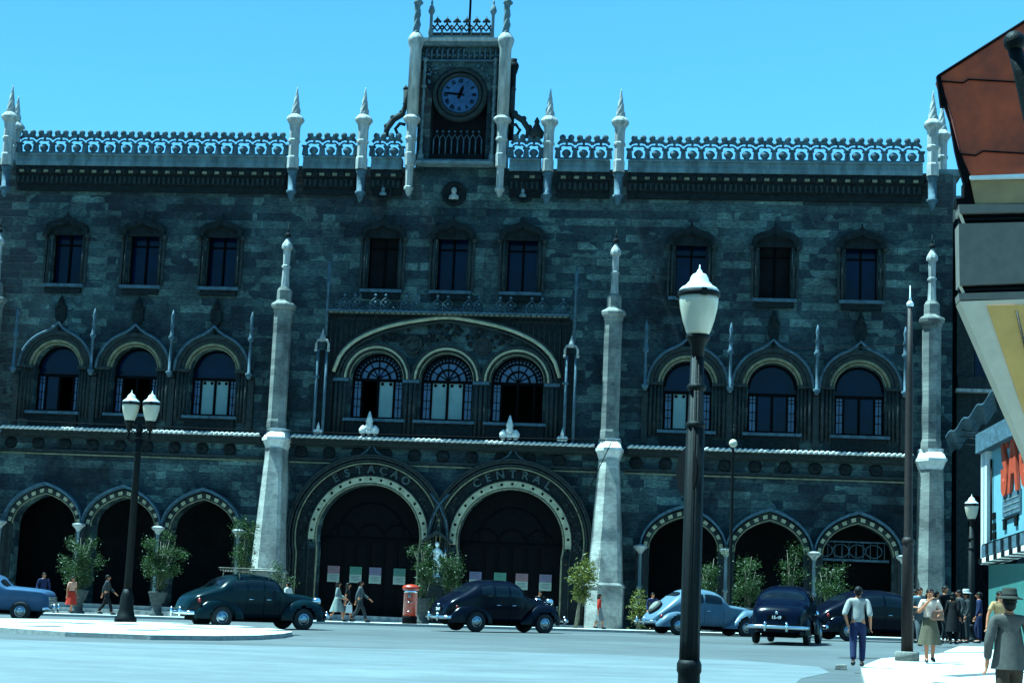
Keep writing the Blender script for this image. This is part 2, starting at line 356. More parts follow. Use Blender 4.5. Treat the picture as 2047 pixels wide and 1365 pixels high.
# ---- pierced balustrade
def balustrade(a, b_, y, z0, parent, per=.80, h=1.1, name='balustrade'):
    n = max(1, round((b_-a)/per)); p = (b_-a)/n; s = MB(); s.m = 0
    s.box(a, b_, y-.14, y+.14, z0, z0+.1)
    for i in range(n+1):
        x = a+i*p
        s.m = 0; s.hexa([(x+q*.13, y+r*.11, z0+.1) for q, r in ((-1, -1), (1, -1), (1, 1), (-1, 1))], [(x+q*.09, y+r*.09, z0+.44*h) for q, r in ((-1, -1), (1, -1), (1, 1), (-1, 1))])
        s.box(x-.15, x+.15, y-.13, y+.13, z0+.442*h, z0+.5*h)
    for i in range(n):
        x = a+(i+.5)*p
        s.m = 1
        s.lathe([(.09, 0), (.11, .05), (.20, .17), (.205, .26), (.13, .36), (.05, .40)], (x, y, z0+.1), 8, 1, .75)
        for q in (-1, 1):
            s.tube([(x+q*p*.42, y, z0+.53*h), (x+q*p*.24, y, z0+.62*h), (x, y, z0+.60*h)], .045, 5)
            s.tube([(x+q*p*.5, y, z0+.66*h), (x+q*p*.36, y, z0+.78*h), (x+q*p*.22, y, z0+.84*h)], .07, 5)
            s.ball((x+q*p*.25, y, z0+.94*h), .15, 8)
        s.tube([(x-p*.5, y, z0+.70*h), (x, y, z0+.80*h), (x+p*.5, y, z0+.70*h)], .05, 5)
        s.tube([(x, y, z0+.6*h), (x, y, z0+.82*h)], .06, 5)
        s.box(x-p*.3, x+p*.3, y-.06, y+.06, z0+.74*h, z0+.88*h)
    return s.build(name, [M['crest'], M['crest']], parent)
for a, b_ in ((-20.55, -7.85), (-6.95, -4.6), (-3.85, -2.5), (2.5, 3.85), (4.6, 6.9), (7.8, 20.5)):
    balustrade(a, b_, -.34, 20.52, st)
# ---- roof pinnacles on corbels
def roof_pinnacle(u, y=-.62, scale=1, tall=True):
    p = MB(); zz = lambda z: Z(z, .8)
    # corbel: small canopied bracket against the wall
    p.lathe([(0.040, zz(18.6)), (0.112, zz(18.72)), (0.160, zz(18.9)), (0.240, zz(19.0)), (0.240, zz(19.1)), (0.176, zz(19.12)), (0.192, zz(19.9)), (0.240, zz(20.0)), (0.240, zz(20.12))], (u, y+.05, 0), 6)
    o = p.build('corbel', M['blue'], None)
    p = MB()
    p.lathe([(0.272, zz(20.12)), (0.272, zz(20.62)), (0.232, zz(20.7)), (0.228, zz(21.32)), (0.280, zz(21.36)), (0.280, zz(21.44)), (0.240, zz(21.5)), (0.240, zz(22.0)), (0.272, zz(22.18)), (0.400, zz(22.36)), (0.416, zz(22.44)), (0.376, zz(22.52)), (0.240, zz(22.66))], (u, y, 0), 8, smooth=False, rot=pi/8)
    r = p.build('roof_pinnacle', M['clean'], st); o.parent = r
    c = MB(); prof = [(.205*(1-(i/14))+.012, zz(22.60)+i/14*1.36) for i in range(15)]
    c.lathe(prof, (u, y, 0), 14, twist=3.4, flute=.16, nf=5)
    c.build('twisted_spire', M['clean'], r)
    return r
for u in (BUT[0], BUT[1], -4.25, 4.2, BUT[2], BUT[3]): roof_pinnacle(u)
for u in (-21.45, 21.55): roof_pinnacle(u, 1.1)
# ---- buttresses
def buttress(u, i):
    d = 1.0; pl = MB()
    def sec(w, y, c): return [(u-w, 0), (u-w, -(y-c*1.9)), (u-w+c*1.15, -y), (u+w-c*.3, -y), (u+w, -(y-c*.3)), (u+w, 0)]
    def slab(m, w0, y0, c0, z0, w1, y1, c1, z1):
        m.hexa([(x, y-.002 if y == 0 else y, z0) for x, y in sec(w0, y0, c0)], [(x, y-.002 if y == 0 else y, z1) for x, y in sec(w1, y1, c1)])
    if i in (0, 3): slab(pl, .60, 1.40, .34, -1.5, .46, 1.22, .30, 7.2)
    else: slab(pl, .82, 1.75, .52, -1.5, .82, 1.75, .52, 1.75)
    if i in (1, 2): slab(pl, .87, 1.80, .54, 1.752, .87, 1.80, .54, 1.85); slab(pl, .83, 1.76, .52, 1.852, .79, 1.70, .50, 1.95)
    if i in (1, 2): slab(pl, .76, 1.66, .50, 1.952, .44, 1.26, .32, 7.2)
    b = pl.build('buttress', M['pale'] if i in (1, 2) else M['shaft'], st)
    mm = MB()
    slab(mm, .44, 1.18, .3, 7.202, .56, 1.36, .34, 7.55); slab(mm, .60, 1.42, .36, 7.552, .60, 1.42, .36, 7.68)
    slab(mm, .56, 1.36, .34, 7.682, .46, 1.06, .30, 7.98); slab(mm, .48, 1.08, .31, 7.982, .48, 1.08, .31, 8.1)
    mm.build('capital', M['rope'], b)
    up = MB(); y = -.66
    up.lathe([(.44, 8.1), (.44, 8.4), (.41, 8.5), (.41, 13.25), (.45, 13.3), (.45, 13.42), (.55, 13.5), (.57, 13.62), (.54, 13.68), (.36, 13.8), (.34, 13.86), (.34, 14.28), (.26, 14.42), (.20, 14.45)], (u, y, 0), 8, smooth=False, rot=pi/8)
    up.build('shaft', M['shaft'], b)
    pn = MB()
    pn.lathe([(.19, 14.44), (.15, 15.3), (.20, 15.34), (.20, 15.42), (.15, 15.46), (.17, 16.15), (.25, 16.2), (.26, 16.3), (.23, 16.4), (.14, 16.55), (.05, 16.68), (.03, 16.75)], (u, y, 0), 8, smooth=False, rot=pi/8)
    pn.build('pinnacle', M['clean'], b)
    fi = MB(); fi.ball((u, y, 16.83), .13, 8); fi.lathe([(.07, 16.9), (.03, 17.1), (.02, 17.35)], (u, y, 0), 6); fi.build('finial', M['dark'], b)
for i, u in enumerate(BUT): buttress(u, i)
# ---- upper windows
def ogee(c, hw, z0, zr, n=10):    # hood outline: flat sides, shoulders, pointed crown
    pr = [(1.0, 0), (1.0, .28), (.93, .46), (.78, .60), (.55, .68), (.32, .76), (.14, .86), (.05, .97), (0, 1.0)]
    R = [(c+hw*x, z0+(zr-z0)*z) for x, z in pr]
    return R+[(2*c-x, z) for x, z in R[-2::-1]]
def upper_window(c, mid, blue):
    z0, z1 = (14.55, 17.05) if mid else (14.5, 16.95)
    jl = []
    for q in (-1, 1):
        f = MB(); jl.append(f); f.box(c+q*.98-.05, c+q*.98+.05, -.14, -.003, z0, z1-.1) ; f.tube([(c+q*.82, -.10, z0), (c+q*.82, -.10, z1-.1)], .055, 6)
        f.tube([(c+q*.70, .10, z0), (c+q*.70, .10, z1-.1)], .04, 6)
    h = MB(); hp = ogee(c, 1.02, z1-.16, z1+.76); hi = ogee(c, .80, z1-.16, z1+.40)
    h.m = 0; h.band(hi, hp, -.34, -.003)
    h.m = 1; h.prism([p for p in hi], -.12, -.004)
    for q in (-1, 1): h.m = 2; h.ball((c+q*1.03, -.22, z1-.2), .13, 8); h.m = 0; h.box(c+q*.98-.1, c+q*.98+.1, -.26, -.004, z1-.3, z1-.17)
    h.tube([(c, -.2, z1+.72), (c, -.2, z1+.93)], [.06, .02], 6)
    w = h.build('upper_window', [M['dark'], M['dark'], M['mould']], st)
    for f in jl: f.build('jamb', M['mould'], w)
    s = MB(); s.box(c-.95, c+.95, -.30, -.003, z0-.16, z0-.02); s.m = 1; s.box(c-.85, c+.85, -.2, -.003, z0-.42, z0-.163); s.build('sill', [M['blue'], M['dark']], w)
    p = MB(); p.box(c-UW, c+UW, .5, .52, z0, z1)
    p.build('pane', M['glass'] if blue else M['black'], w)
    b = MB()
    for x in (-.7, 0, .7): b.box(c+x-.045, c+x+.045, .42, .495, z0, z1)
    for z in (z0+.04, z1-.55, z1-.04): b.box(c-.66, c+.66, .425, .49, z-.035, z+.035)
    b.build('frame', M['ink'], w)
for i, c in enumerate(BAYS): upper_window(c, 0, i != 4)
for i, c in enumerate(MID): upper_window(c, 1, i != 0)
# ---- shields below the side windows
for c in BAYS:
    s = MB(); s.prism([(c, 12.55), (c+.24, 12.9), (c+.26, 13.45), (c-.26, 13.45), (c-.24, 12.9)], -.22, -.003)
    s.ball((c, -.2, 13.62), .16, 8); s.lathe([(.2, 13.45), (.12, 13.75), (.03, 13.98)], (c, -.12, 0), 6); s.tube([(c, -.12, 12.6), (c, -.12, 12.3)], [.1, .05], 6)
    s.build('carved_shield', M['dark'], st)
# ---- arched first-floor windows
def arched(c, r, zc, z0, side, lights, fan):
    a = MB(); n = 22
    rings = ((r+.02, r+.10, .10, 1), (r+.12, r+.26, .18, 0 if not side else 3), (r+.28, r+.42, .22, 2), (r+.44, r+.62, .30, 2)) if side else \
            ((r+.02, r+.07, .08, 3), (r+.10, r+.16, .12, 2), (r+.18, r+.28, .20, 0), (r+.31, r+.40, .24, 2))
    for r0, r1, d, m in rings:
        a.m = m; a.band(arc(c, zc, r0, 0, 180, n), arc(c, zc, r1, 0, 180, n), -d, -.003)
        if m in (1, 3, 0): a.tube([(x, -d, z) for x, z in arc(c, zc, (r0+r1)/2, 0, 180, n)], (r1-r0)*.42, 6)
        for q in (-1, 1): a.m = 2; a.tube([(c+q*(r0+r1)/2, -d*.6, z0-.3), (c+q*(r0+r1)/2, -d*.6, zc)], (r1-r0)*.4, 6)
    if side:
        a.m = 4; hp = [(c+1.74*cos(t)*(1), zc+1.72*sin(t)+.34*max(0, 1-abs(t-pi/2)/.35)**2) for t in [pi*i/n for i in range(n+1)]]
        a.tube([(x, -.34, z) for x, z in hp], .065, 6)
        a.m = 2; a.box(c-1.82, c-r-.01, -.32, -.004, zc-.02, zc+.1); a.box(c+r+.01, c+1.82, -.32, -.004, zc-.02, zc+.1)
    w = a.build('arched_window', [M['cream'], M['tan'], M['mould'], M['tan'], M['blue']], st)
    s = MB(); s.box(c-r-.2, c+r+.2, -.34, -.004, z0-.16, z0-.04); s.m = 1; s.box(c-r-.1, c+r+.1, -.2, -.004, z0-.75, z0-.163); s.build('sill', [M['blue'], M['dark']], w)
    y = .45; zt = zc-.28 if side else zc-.02   # transom height
    fr = MB()
    for x, hw in ((-r+.05, .05), (-r*.62, .045), (-.0, .05), (r*.62, .045), (r-.05, .05)): fr.box(c+x-hw, c+x+hw, y-.05, y+.05, z0, zt-.06)
    fr.box(c-r, c+r, y-.06, y+.06, zt-.06, zt+.07); fr.box(c-r+.1, c+r-.1, y-.045, y+.045, z0-.02, z0+.1)
    fr.band(arc(c, zc, r-.1, 0, 180, n), arc(c, zc, r+.02, 0, 180, n), y-.05, y+.05)
    if fan or not side:
        for rr in (.70, .42): fr.band(arc(c, zt+.05, r*rr-.03, 0, 180, n), arc(c, zt+.05, r*rr+.05, 0, 180, n), y-.05, y+.05)
        for i in range(1, 18): 
            t = pi*i/18; fr.tube([(c+r*.72*cos(t), y-.03, zt+.05+r*.72*sin(t)), (c+r*.97*cos(t), y-.03, zt+.05+r*.97*sin(t))], .028, 4)
        fr.band(arc(c, zt+.05, r*.84-.015, 0, 180, n), arc(c, zt+.05, r*.84+.02, 0, 180, n), y-.04, y+.04)
        for i in range(1, 6): 
            t = pi*i/6; fr.tube([(c, y-.03, zt+.08), (c+r*.68*cos(t), y-.03, zt+.05+r*.68*sin(t))], .025, 4)
    fr.build('frame', M['ink'], w)
    # upper fan of coloured glass
    g = MB(); hp = [(c+(r-.02)*cos(pi*i/n), zc+(r-.02)*sin(pi*i/n)) for i in range(n+1)]
    g.prism([(c-(r-.02), zt)] + [(c+(r-.02), zt)] + hp if zt < zc-.05 else hp, y+.07, y+.09)
    g.build('fanlight', M['blueglass'] if fan else M['glass'], w)
    xs = [(-r+.1, -r*.62-.05), (-r*.62+.05, -.06), (.06, r*.62-.05), (r*.62+.05, r-.1)]
    for j, (xa, xb) in enumerate(xs):
        p = MB(); kind = lights[j]
        if kind == 'o': continue           # casement standing open
        p.box(c+xa, c+xb, y+.02, y+.04, z0+.1, zt-.06)
        o = p.build('pane', M['blueglass'] if j in (0, 3) else (M['lit'] if kind == 'l' else M['glass']), w)
        q = MB()
        if j in (0, 3):
            for z in (z0+.55, z0+.9, zt-.35, zt-.2): q.box(c+xa, c+xb, y-.02, y+.01, z-.015, z+.015)
            q.box(c+(xa+xb)/2-.014, c+(xa+xb)/2+.014, y-.022, y+.012, z0+.1, zt-.06)
            q.build('glazing_bars', M['ink'], w)
        elif kind == 'l':
            for t in (-.3, .3): q.ball((c+(xa+xb)/2+t*(xb-xa), y-.01, zt-.16), .075, 6, sy=.2)
            q.build('glazing_bars', M['ink'], w)
    return w
LI = ['bdob', 'boob', 'bllb', 'blob', 'dddb', 'bddd']
for c, l in zip(BAYS, LI): arched(c, 1.06, 10.6, 8.65, True, l, False)
for c, l in zip(MID, ('bolb', 'bllb', 'booo')): arched(c, 1.18, 10.52, 8.75, False, l, True)
# ---- colonnettes with finials between the side windows
for c in (-19.83, -16.17, -12.5, -8.83, 8.81, 12.47, 16.16, 19.86):
    y = -.66; m = MB()
    m.lathe([(.05, 10.25), (.15, 10.42), (.17, 10.5), (.07, 10.56), (.055, 11.9), (.13, 11.98), (.15, 12.08), (.09, 12.16), (.07, 12.5), (.11, 12.54), (.05, 12.75), (.09, 13.0), (.02, 13.3)], (c, y, 0), 8)
    f = m.build('colonnette', M['blue'], st)
    m = MB(); m.box(c-.09, c+.09, y, -.003, 10.3, 10.42); m.box(c-.13, c+.13, -.2, -.004, 8.0, 10.25); m.build('bracket', M['mould'], f)
# ---- central composition: tympanum panel, great arch, balcony, lancet posts
pts = [(-5.06, 10.75), (-4.95, 11.15), (-4.6, 11.75), (-3.85, 12.35), (-2.6, 12.86), (-1.2, 13.16), (0, 13.30)]
full = pts+[(-x, z) for x, z in pts[-2::-1]]
xs_ = [full[0][0]+(full[-1][0]-full[0][0])*i/44 for i in range(45)]
up_ = [(x, crv(full, x)) for x in xs_]
pa = MB(); pa.m = 0
top = [(x, 13.34) for x in xs_]
pa.band([(x, z+.02) for x, z in up_], top, -.26, -.003)
for q in (-1, 1): pa.box(min(q*5.08, q*5.5), max(q*5.08, q*5.5), -.26, -.004, 8.0, 13.34)
pa.m = 1
x = -5.3
while x < 5.31:                    # blind lancets carved in the spandrels
    zb = max(crv(full, x)+.2 if abs(x) < 5.05 else 10.9, 10.9)
    if zb < 13.0: pa.tube([(x, -.27, zb), (x, -.27, 13.12)], .035, 4); pa.tube([(x, -.27, 13.12), (x+.12, -.27, 13.24), (x+.24, -.27, 13.12)], .03, 4)
    x += .24
pa.build('spandrel_panel', [M['dark'], M['mould']], st)
ga = MB(); 
ga.m = 0; ga.tube([(x, -.34, z) for x, z in up_], .085, 6); ga.m = 1; ga.tube([(x*.972, -.2, z-.16) for x, z in up_], .06, 6)
ga.tube([(x*1.012, -.34, z+.13) for x, z in up_], .045, 5)
ga.build('great_arch', [M['cream'], M['mould']], st)
ty = MB()
for i in range(140):
    x = rnd.uniform(-4.3, 4.3); zt_ = crv(full, x)-.3; zl = 10.6+sqrt(max(0, 1.75**2-min(abs(x-b) for b in MID)**2)) if min(abs(x-b) for b in MID) < 1.75 else 10.7
    if zt_ > zl+.1:
        z = rnd.uniform(zl, zt_); ty.m = rnd.choice((0, 0, 1)); r = rnd.uniform(.05, .13); ty.ball((x, -.05, z), r, 6, sy=.8)
for q in (-1, 1): ty.m = 1; ty.lathe([(.42, -.02), (.42, -.12), (.34, -.14), (.30, -.06), (.16, -.10), (.03, -.16)], (q*1.58, 0, 12.1), 14, ax='y')
ty.build('tympanum_carving', [M['dark'], M['mould']], st)
for c in (-4.75, -1.575, 1.575, 4.75):
    ic = MB(); ic.m = 0; ic.box(c-.36, c+.36, -.22, -.003, 10.36, 10.5); ic.m = 1
    for q in (-.2, 0, .2): ic.tube([(c+q, -.12, 8.0), (c+q, -.12, 10.36)], .085, 6)
    ic.build('impost', [M['blue'], M['mould']], st)
bl = MB(); bl.m = 0; bl.box(-5.42, 5.4, -.60, -.003, 13.36, 13.44); bl.m = 1; bl.box(-5.42, 5.4, -.64, -.02, 13.442, 13.53)
n = 46
bl.m = 3
for i in range(n): x = -5.38+10.74*(i+.5)/n; bl.box(x-.08, x+.08, -.62, -.60, 13.37, 13.43)
bl.m = 2
for i in range(n):                    # pierced lace parapet
    x = -5.38+10.74*(i+.5)/n; hw = 10.74/n/2
    bl.tube([(x-hw, -.56, 13.53), (x, -.56, 13.68), (x+hw, -.56, 13.53)], .022, 4)
    if i % 2 == 0:
        w2 = hw*2
        if i % 6 == 0: continue
        bl.tube([(x-hw, -.56, 13.88), (x+hw, -.56, 13.68), (x+hw*3, -.56, 13.88), (x+hw, -.56, 14.1), (x-hw, -.56, 13.88)], .028, 4); bl.ball((x+hw, -.56, 14.2), .07, 6); bl.ball((x+hw, -.56, 13.88), .07, 6)
        bl.tube([(x-hw, -.56, 13.53), (x-hw, -.56, 13.88)], .02, 4)
bl.build('balcony', [M['mould'], M['blue'], M['blue'], M['tan']], st)
for q in (-1, 1):
    c = 5.56*q; m = MB(); y = -.64
    for t in (-.2, .2): m.tube([(c+t, y+.1, 7.9), (c+t, y+.1, 11.7)], .07, 6)
    m.box(c-.34, c-.08, y, y+.24, 10.42, 10.52); m.m = 1; m.box(c-.14, c+.14, y+.2, -.004, 8, 11.7); m.m = 0
    m.lathe([(.07, 12.3), (.06, 14.5), (.10, 14.7), (.13, 14.78), (.05, 14.9), (.09, 15.3), (.03, 15.7)], (c+.1, y+.1, 0), 6)
    p = m.build('lancet_post', [M['blue'], M['dark']], st)
    m = MB()
    for t in (-1, 1): m.tube([(c+t*.28, y, 11.68), (c+t*.28, y, 11.95), (c+t*.2, y, 12.12), (c, y, 12.16)], .055, 6); m.ball((c+t*.29, y, 11.66), .08, 6)
    m.lathe([(.18, 12.05), (.12, 12.25), (.05, 12.45), (.02, 12.6)], (c, y, 0), 6); m.build('canopy', M['clean'], p)
for c, s in ((-3.26, 1), (2.98, 1), (5.3, .55), (-5.55, .5)):
    m = MB(); y = -.56
    m.ball((c, y, 7.9+.2*s), .17*s, 8)
    for t in (-1, 1): m.lathe([(.05*s, 0), (.17*s, .12*s), (.19*s, .28*s), (.1*s, .4*s), (.03*s, .46*s)], (c+t*.27*s, y, 7.92), 8)
    m.lathe([(.16*s, .3*s), (.2*s, .42*s), (.13*s, .58*s), (.17*s, .64*s), (.1*s, .86*s), (.03*s, 1.1*s)], (c, y, 7.9), 8)
    m.build('crowning_ornament', M['rope'], st)
# ---- horseshoe portals
def portal(c, word, a_mid):
    a = MB(); n = 34
    def ring(r0, r1, d, mi, a0=-14, a1=194): a.m = mi; a.band(arc(c, 3.5, r0, a0, a1, n), arc(c, 3.5, r1, a0, a1, n), -d, -.003)
    ring(2.71, 3.22, .10, 0)
    for r, d, mi, t in ((2.34, .10, 3, .045), (2.70, .16, 1, .03), (3.24, .24, 3, .04), (3.36, .26, 1, .05), (3.50, .34, 1, .055), (3.60, .36, 1, .05)):
        a.m = mi; A0 = -14
        pth = [(x, -d, z) for x, z in arc(c, 3.5, r, A0, 194, n)]
        pth = [(pth[0][0]-(.02)*(0), -d, -.3)]+pth+[(pth[-1][0], -d, -.3)]
        a.tube(pth, t, 6)
    ring(3.27, 3.58, .20, 0)
    for q in (-1, 1):          # jambs below the springing
        a.m = 0
        e = arc(c, 3.5, 1, -14, -14, 1)[0]; f = cos(radians(14))
        a.box(min(c+q*2.33*f, c+q*3.58*f), max(c+q*2.33*f, c+q*3.58*f), -.12, -.004, -.3, 3.5-2.33*sin(radians(14)))
    for i in range(120):        # carved foliage of the archivolt
        t = radians(rnd.uniform(-12, 192)); r = rnd.uniform(2.76, 3.18)
        if 38 < math.degrees(t) < 142: continue
        a.m = 2; a.ball((c+r*cos(t), -.10, 3.5+r*sin(t)), rnd.uniform(.04, .075), 6)
    a.m = 4; a.tube([(c-.55, -.3, 7.06), (c-.22, -.3, 7.25), (c, -.3, 7.62)], .04, 5); a.tube([(c+.55, -.3, 7.06), (c+.22, -.3, 7.25), (c, -.3, 7.62)], .04, 5)
    w = a.build('portal', [M['dark'], M['mould'], M['mould'], M['tan'], M['blue']], st)
    b = MB(); b.band(arc(c, 3.5, 2.40, -4, 184, n), arc(c, 3.5, 2.67, -4, 184, n), -.14, -.005)
    b.m = 1
    for i in range(19):
        t = radians(90+(i-9)*10.6); b.lathe([(.062, -.146), (.055, -.17), (.02, -.18)], (c+2.54*cos(t), 0, 3.5+2.54*sin(t)), 8, ax='y')
    b.build('studded_band', [M['cream'], M['ink']], w)
    nn = len(word); span = 10.6
    for i, ch in enumerate(word):
        t = radians(a_mid+((nn-1)/2-i)*span); vs, fs = text_mesh(ch, .50, .03, 1.0, bold=.014)
        ca, sa = cos(t-pi/2), sin(t-pi/2); r = 2.965
        L = MB(); L.add([(c+r*cos(t)+x*ca-y*sa, -.13-zz, 3.5+r*sin(t)+x*sa+y*ca) for x, y, zz in vs], fs)
        L.build('letter', M['letter'], w)
    d = MB(); h = arc(c, 3.5, 2.28, -14, 194, n); d.prism([(h[0][0], -.1)]+h+[(h[-1][0], -.1)], .56, .62)
    d.m = 1
    for x in (-2.2, -1.2, -.62, 0, .62, 1.2, 2.2): d.box(c+x-.05, c+x+.05, .50, .557, 0, 3.5)
    d.box(c-2.2, c+2.2, .48, .555, 3.36, 3.46)
    for x in (-1.2, 0, 1.2): d.tube([(c+x+.6*cos(t), .53, 3.46+.6*sin(t)) for t in [pi*i/10 for i in range(11)]], .035, 5)
    d.tube([(c+1.5*cos(t), .53, 3.5+1.5*sin(t)) for t in [pi*i/16 for i in range(17)]], .04, 5)
    d.build('door', [M['door'], M['ink']], w)
portal(PORT[0]-.02, 'ESTAÇÃO', 90); portal(PORT[1]+.02, 'CENTRAL', 90)
# ---- pointed arcade
for c in BAYS:
    a = MB(); i0 = pointed(c, 1.49, 3.5, 4.90); i1 = pointed(c, 1.53, 3.5, 4.95); o0 = pointed(c, 1.74, 3.5, 5.19); o1 = pointed(c, 1.80, 3.5, 5.27); o2 = pointed(c, 1.87, 3.5, 5.40)
    a.m = 1; a.tube([(x, -.1, z) for x, z in i0], .035, 5); a.m = 2; a.band(o1, o2, -.42, -.003)
    for q in (-1, 1): a.m = 0; a.box(min(c+q*1.49, c+q*1.66), max(c+q*1.49, c+q*1.66), -.14, -.004, -.6, 3.5)
    w = a.build('arcade_arch', [M['mould'], M['tan'], M['blue']], st)
    v = MB(); mid_ = [((p[0]+q[0])/2, (p[1]+q[1])/2) for p, q in zip(i1, o0)]
    acc = [0]
    for p, q in zip(mid_, mid_[1:]): acc.append(acc[-1]+hypot(q[0]-p[0], q[1]-p[1]))
    nv = 12
    def lp(path, s):
        for j in range(len(acc)-1):
            if acc[j+1] >= s: 
                t = (s-acc[j])/(acc[j+1]-acc[j]); return (path[j][0]+(path[j+1][0]-path[j][0])*t, path[j][1]+(path[j+1][1]-path[j][1])*t)
        return path[-1]
    for j in range(nv):
        s0 = acc[-1]*(j+.26)/nv; s1 = acc[-1]*(j+.74)/nv
        A, B, C, D = lp(i1, s0), lp(o0, s0), lp(o0, s1), lp(i1, s1)
        q = [(A[0]*.85+B[0]*.15, A[1]*.85+B[1]*.15), (A[0]*.15+B[0]*.85, A[1]*.15+B[1]*.85), (C[0]*.85+D[0]*.15, C[1]*.85+D[1]*.15), (C[0]*.15+D[0]*.85, C[1]*.15+D[1]*.85)]
        v.prism(q, -.16, -.121)
    v.m = 1; v.band(i1, o0, -.12, -.003)
    v.build('voussoirs', [M['cream'], M['mould']], w)
for c in (-19.83, -16.17, -12.5, -8.85, 8.83, 12.47, 16.16, 19.85):
    m = MB(); y = -.62
    m.lathe([(.17, -.8), (.17, 0), (.10, .1), (.075, .3), (.075, 1.75), (.13, 1.8), (.13, 1.86), (.08, 1.92), (.07, 3.2), (.1, 3.28)], (c, y, 0), 8)
    w = m.build('arcade_column', M['mid'], st)
    m = MB(); m.lathe([(.09, 3.25), (.13, 3.34), (.30, 3.5), (.31, 3.56), (.2, 3.6), (.05, 3.64)], (c, y, 0), 8, smooth=False); m.build('capital', M['clean'], w)
    m = MB(); m.box(c-.18, c+.18, -.5, -.004, -.8, 3.52); m.build('pier', M['mould'], w)
lun = MB(); c = BAYS[5]
for i in range(9): x = c-1.2+.3*i; lun.tube([(x, .9, 3.4), (x, .9, 4.1)], .02, 4)
for j in range(4): lun.tube([(c-1.35+.7*j+.35*cos(t), .88, 3.75+.28*sin(t)) for t in [2*pi*i/12 for i in range(13)]], .025, 4)
lun.box(c-1.4, c+1.4, .85, .95, 3.3, 3.4); lun.box(c-1.4, c+1.4, .85, .95, 4.1, 4.16)
lun.build('lattice_lunette', M['blue'], st)
# ---- steps
sp_ = MB()
for i, (z, d) in enumerate(((.10, .55), (-.09, .95), (-.28, 1.35))): sp_.box(-20.2, 7.0, -d, -d+.41 if i else -.004, -1.2, z)
sp_.build('steps', M['clean'], st)
# ---- niche between the portals
ni = MB(); c = .0; ni.m = 0
ni.hexa([(c-.55, -.005, -.2), (c+.55, -.005, -.2), (c+.35, -.62, -.2), (c-.35, -.62, -.2)], [(c-.5, -.005, 1.72), (c+.5, -.005, 1.72), (c+.32, -.58, 1.72), (c-.32, -.58, 1.72)])
ni.m = 1; ni.hexa([(c-.34, -.005, 1.722), (c+.34, -.005, 1.722), (c+.34, -.6, 1.722), (c-.34, -.6, 1.722)], [(c-.42, -.005, 1.9), (c+.42, -.005, 1.9), (c+.42, -.66, 1.9), (c-.42, -.66, 1.9)])
ni.m = 0
for q in (-1, 1): ni.tube([(c+q*.42, -.2, 1.9), (c+q*.42, -.2, 3.35)], .06, 6)
ni.m = 1; ni.band([(c-.62, 3.34), (c-.45, 3.48), (c, 3.74), (c+.45, 3.48), (c+.62, 3.34)], [(c-.66, 3.42), (c-.46, 3.6), (c, 3.92), (c+.46, 3.6), (c+.66, 3.42)], -.72, -.004)
ni.ball((c, -.4, 4.0), .1, 6)
for q in (-1, 1): ni.m = 2; ni.tube([(c+q*.42, -.38, 3.6), (c+q*.34, -.38, 4.3), (c+q*.02, -.38, 5.0), (c-q*.4, -.38, 5.5)], .05, 5)
ni.build('niche', [M['dark'], M['mould'], M['blue']], st)
# ---- medallions
for u, r, s in ((-.05, .56, 1), (-3.25, .4, .7), (3.1, .4, .7)):
    m = MB(); z = Z(19.0) if s == 1 else 19.0
    m.m = 0; m.lathe([(r, -.004), (r, -.14), (r*.86, -.2), (r*.74, -.1), (r*.6, -.06), (.02, -.05)], (u, 0 if s == 1 else -.22, z-.02), 20, ax='y')
    o = m.build('medallion', M['dark'], st)
    m = MB(); y = -.12 if s == 1 else -.36
    m.ball((u, y, z+.12*s), .13*s, 8, sz=1.25, sy=.8); m.lathe([(.24*s, -.28*s), (.22*s, -.12*s), (.09*s, -.02*s), (.07*s, .06*s)], (u, y, z), 8, 1, .5); m.build('bust', M['clean'] if s == 1 else M['mid'], o)
# ---- clock tower
tw = MB(); tw.m = 0
TY = -.2
th_ = [(c_[0], c_[1]) for c_ in ([(1.28, 20.55)]+arc(.02, 23.56, 1.28, 0, 180, 22)+[(-1.28, 20.55)])]
tout = [(-1.86, 20.3), (1.86, 20.3), (1.86, 26.0), (-1.86, 26.0)]
tri = tessellate_polygon([[Vector((x, z, 0)) for x, z in lp] for lp in (tout, th_)])
fl = tout+th_
tw.add([(x, TY, z) for x, z in fl], [tuple(t) for t in tri])
nh = len(th_); tw.add([(x, TY, z) for x, z in th_]+[(x, TY+.6, z) for x, z in th_], [(i, (i+1) % nh, nh+(i+1) % nh, nh+i) for i in range(nh)])
tw.box(-1.86, -1.5, TY+.01, 3.6, 20.1, 26.0); tw.box(1.5, 1.86, TY+.01, 3.6, 20.1, 26.0); tw.box(-1.5, 1.5, 3.2, 3.6, 20.1, 26.0); tw.box(-1.5, 1.5, TY+.6, 3.2, 25.6, 25.9)
tw.m = 1; tw.box(-1.49, 1.49, TY+.6, TY+.66, 20.3, 25.5)
for i in range(14):   # carving around the clock and in the frieze
    x = -1.6+3.2*i/13
    tw.m = 2; tw.tube([(x, TY-.06, 25.22), (x, TY-.06, 25.62), (x+.12, TY-.06, 25.74)], .05, 5); tw.ball((x+.1, TY-.04, 25.38), .07, 6)
for q in (-1, 1):
    for j in range(46):
        t = radians(rnd.uniform(20, 85)); r = rnd.uniform(1.42, 2.15); x, z = .02+q*r*cos(t)*1.05, 23.56+r*sin(t)
        if z < 25.0 and abs(x) < 1.6: tw.m = 2; tw.ball((x, TY-.03, z), rnd.uniform(.04, .09), 6)
tw.m = 2; tw.box(-1.86, 1.86, TY-.12, TY-.004, 25.08, 25.16); tw.box(-1.7, 1.7, TY-.5, -.004, 20.32, 20.42); tw.m = 3; tw.box(-1.75, 1.75, TY-.62, -.06, 20.2, 20.318)
tw.m = 1; tw.box(-1.2, 1.2, TY-.1, TY+.5, 20.425, 20.75)
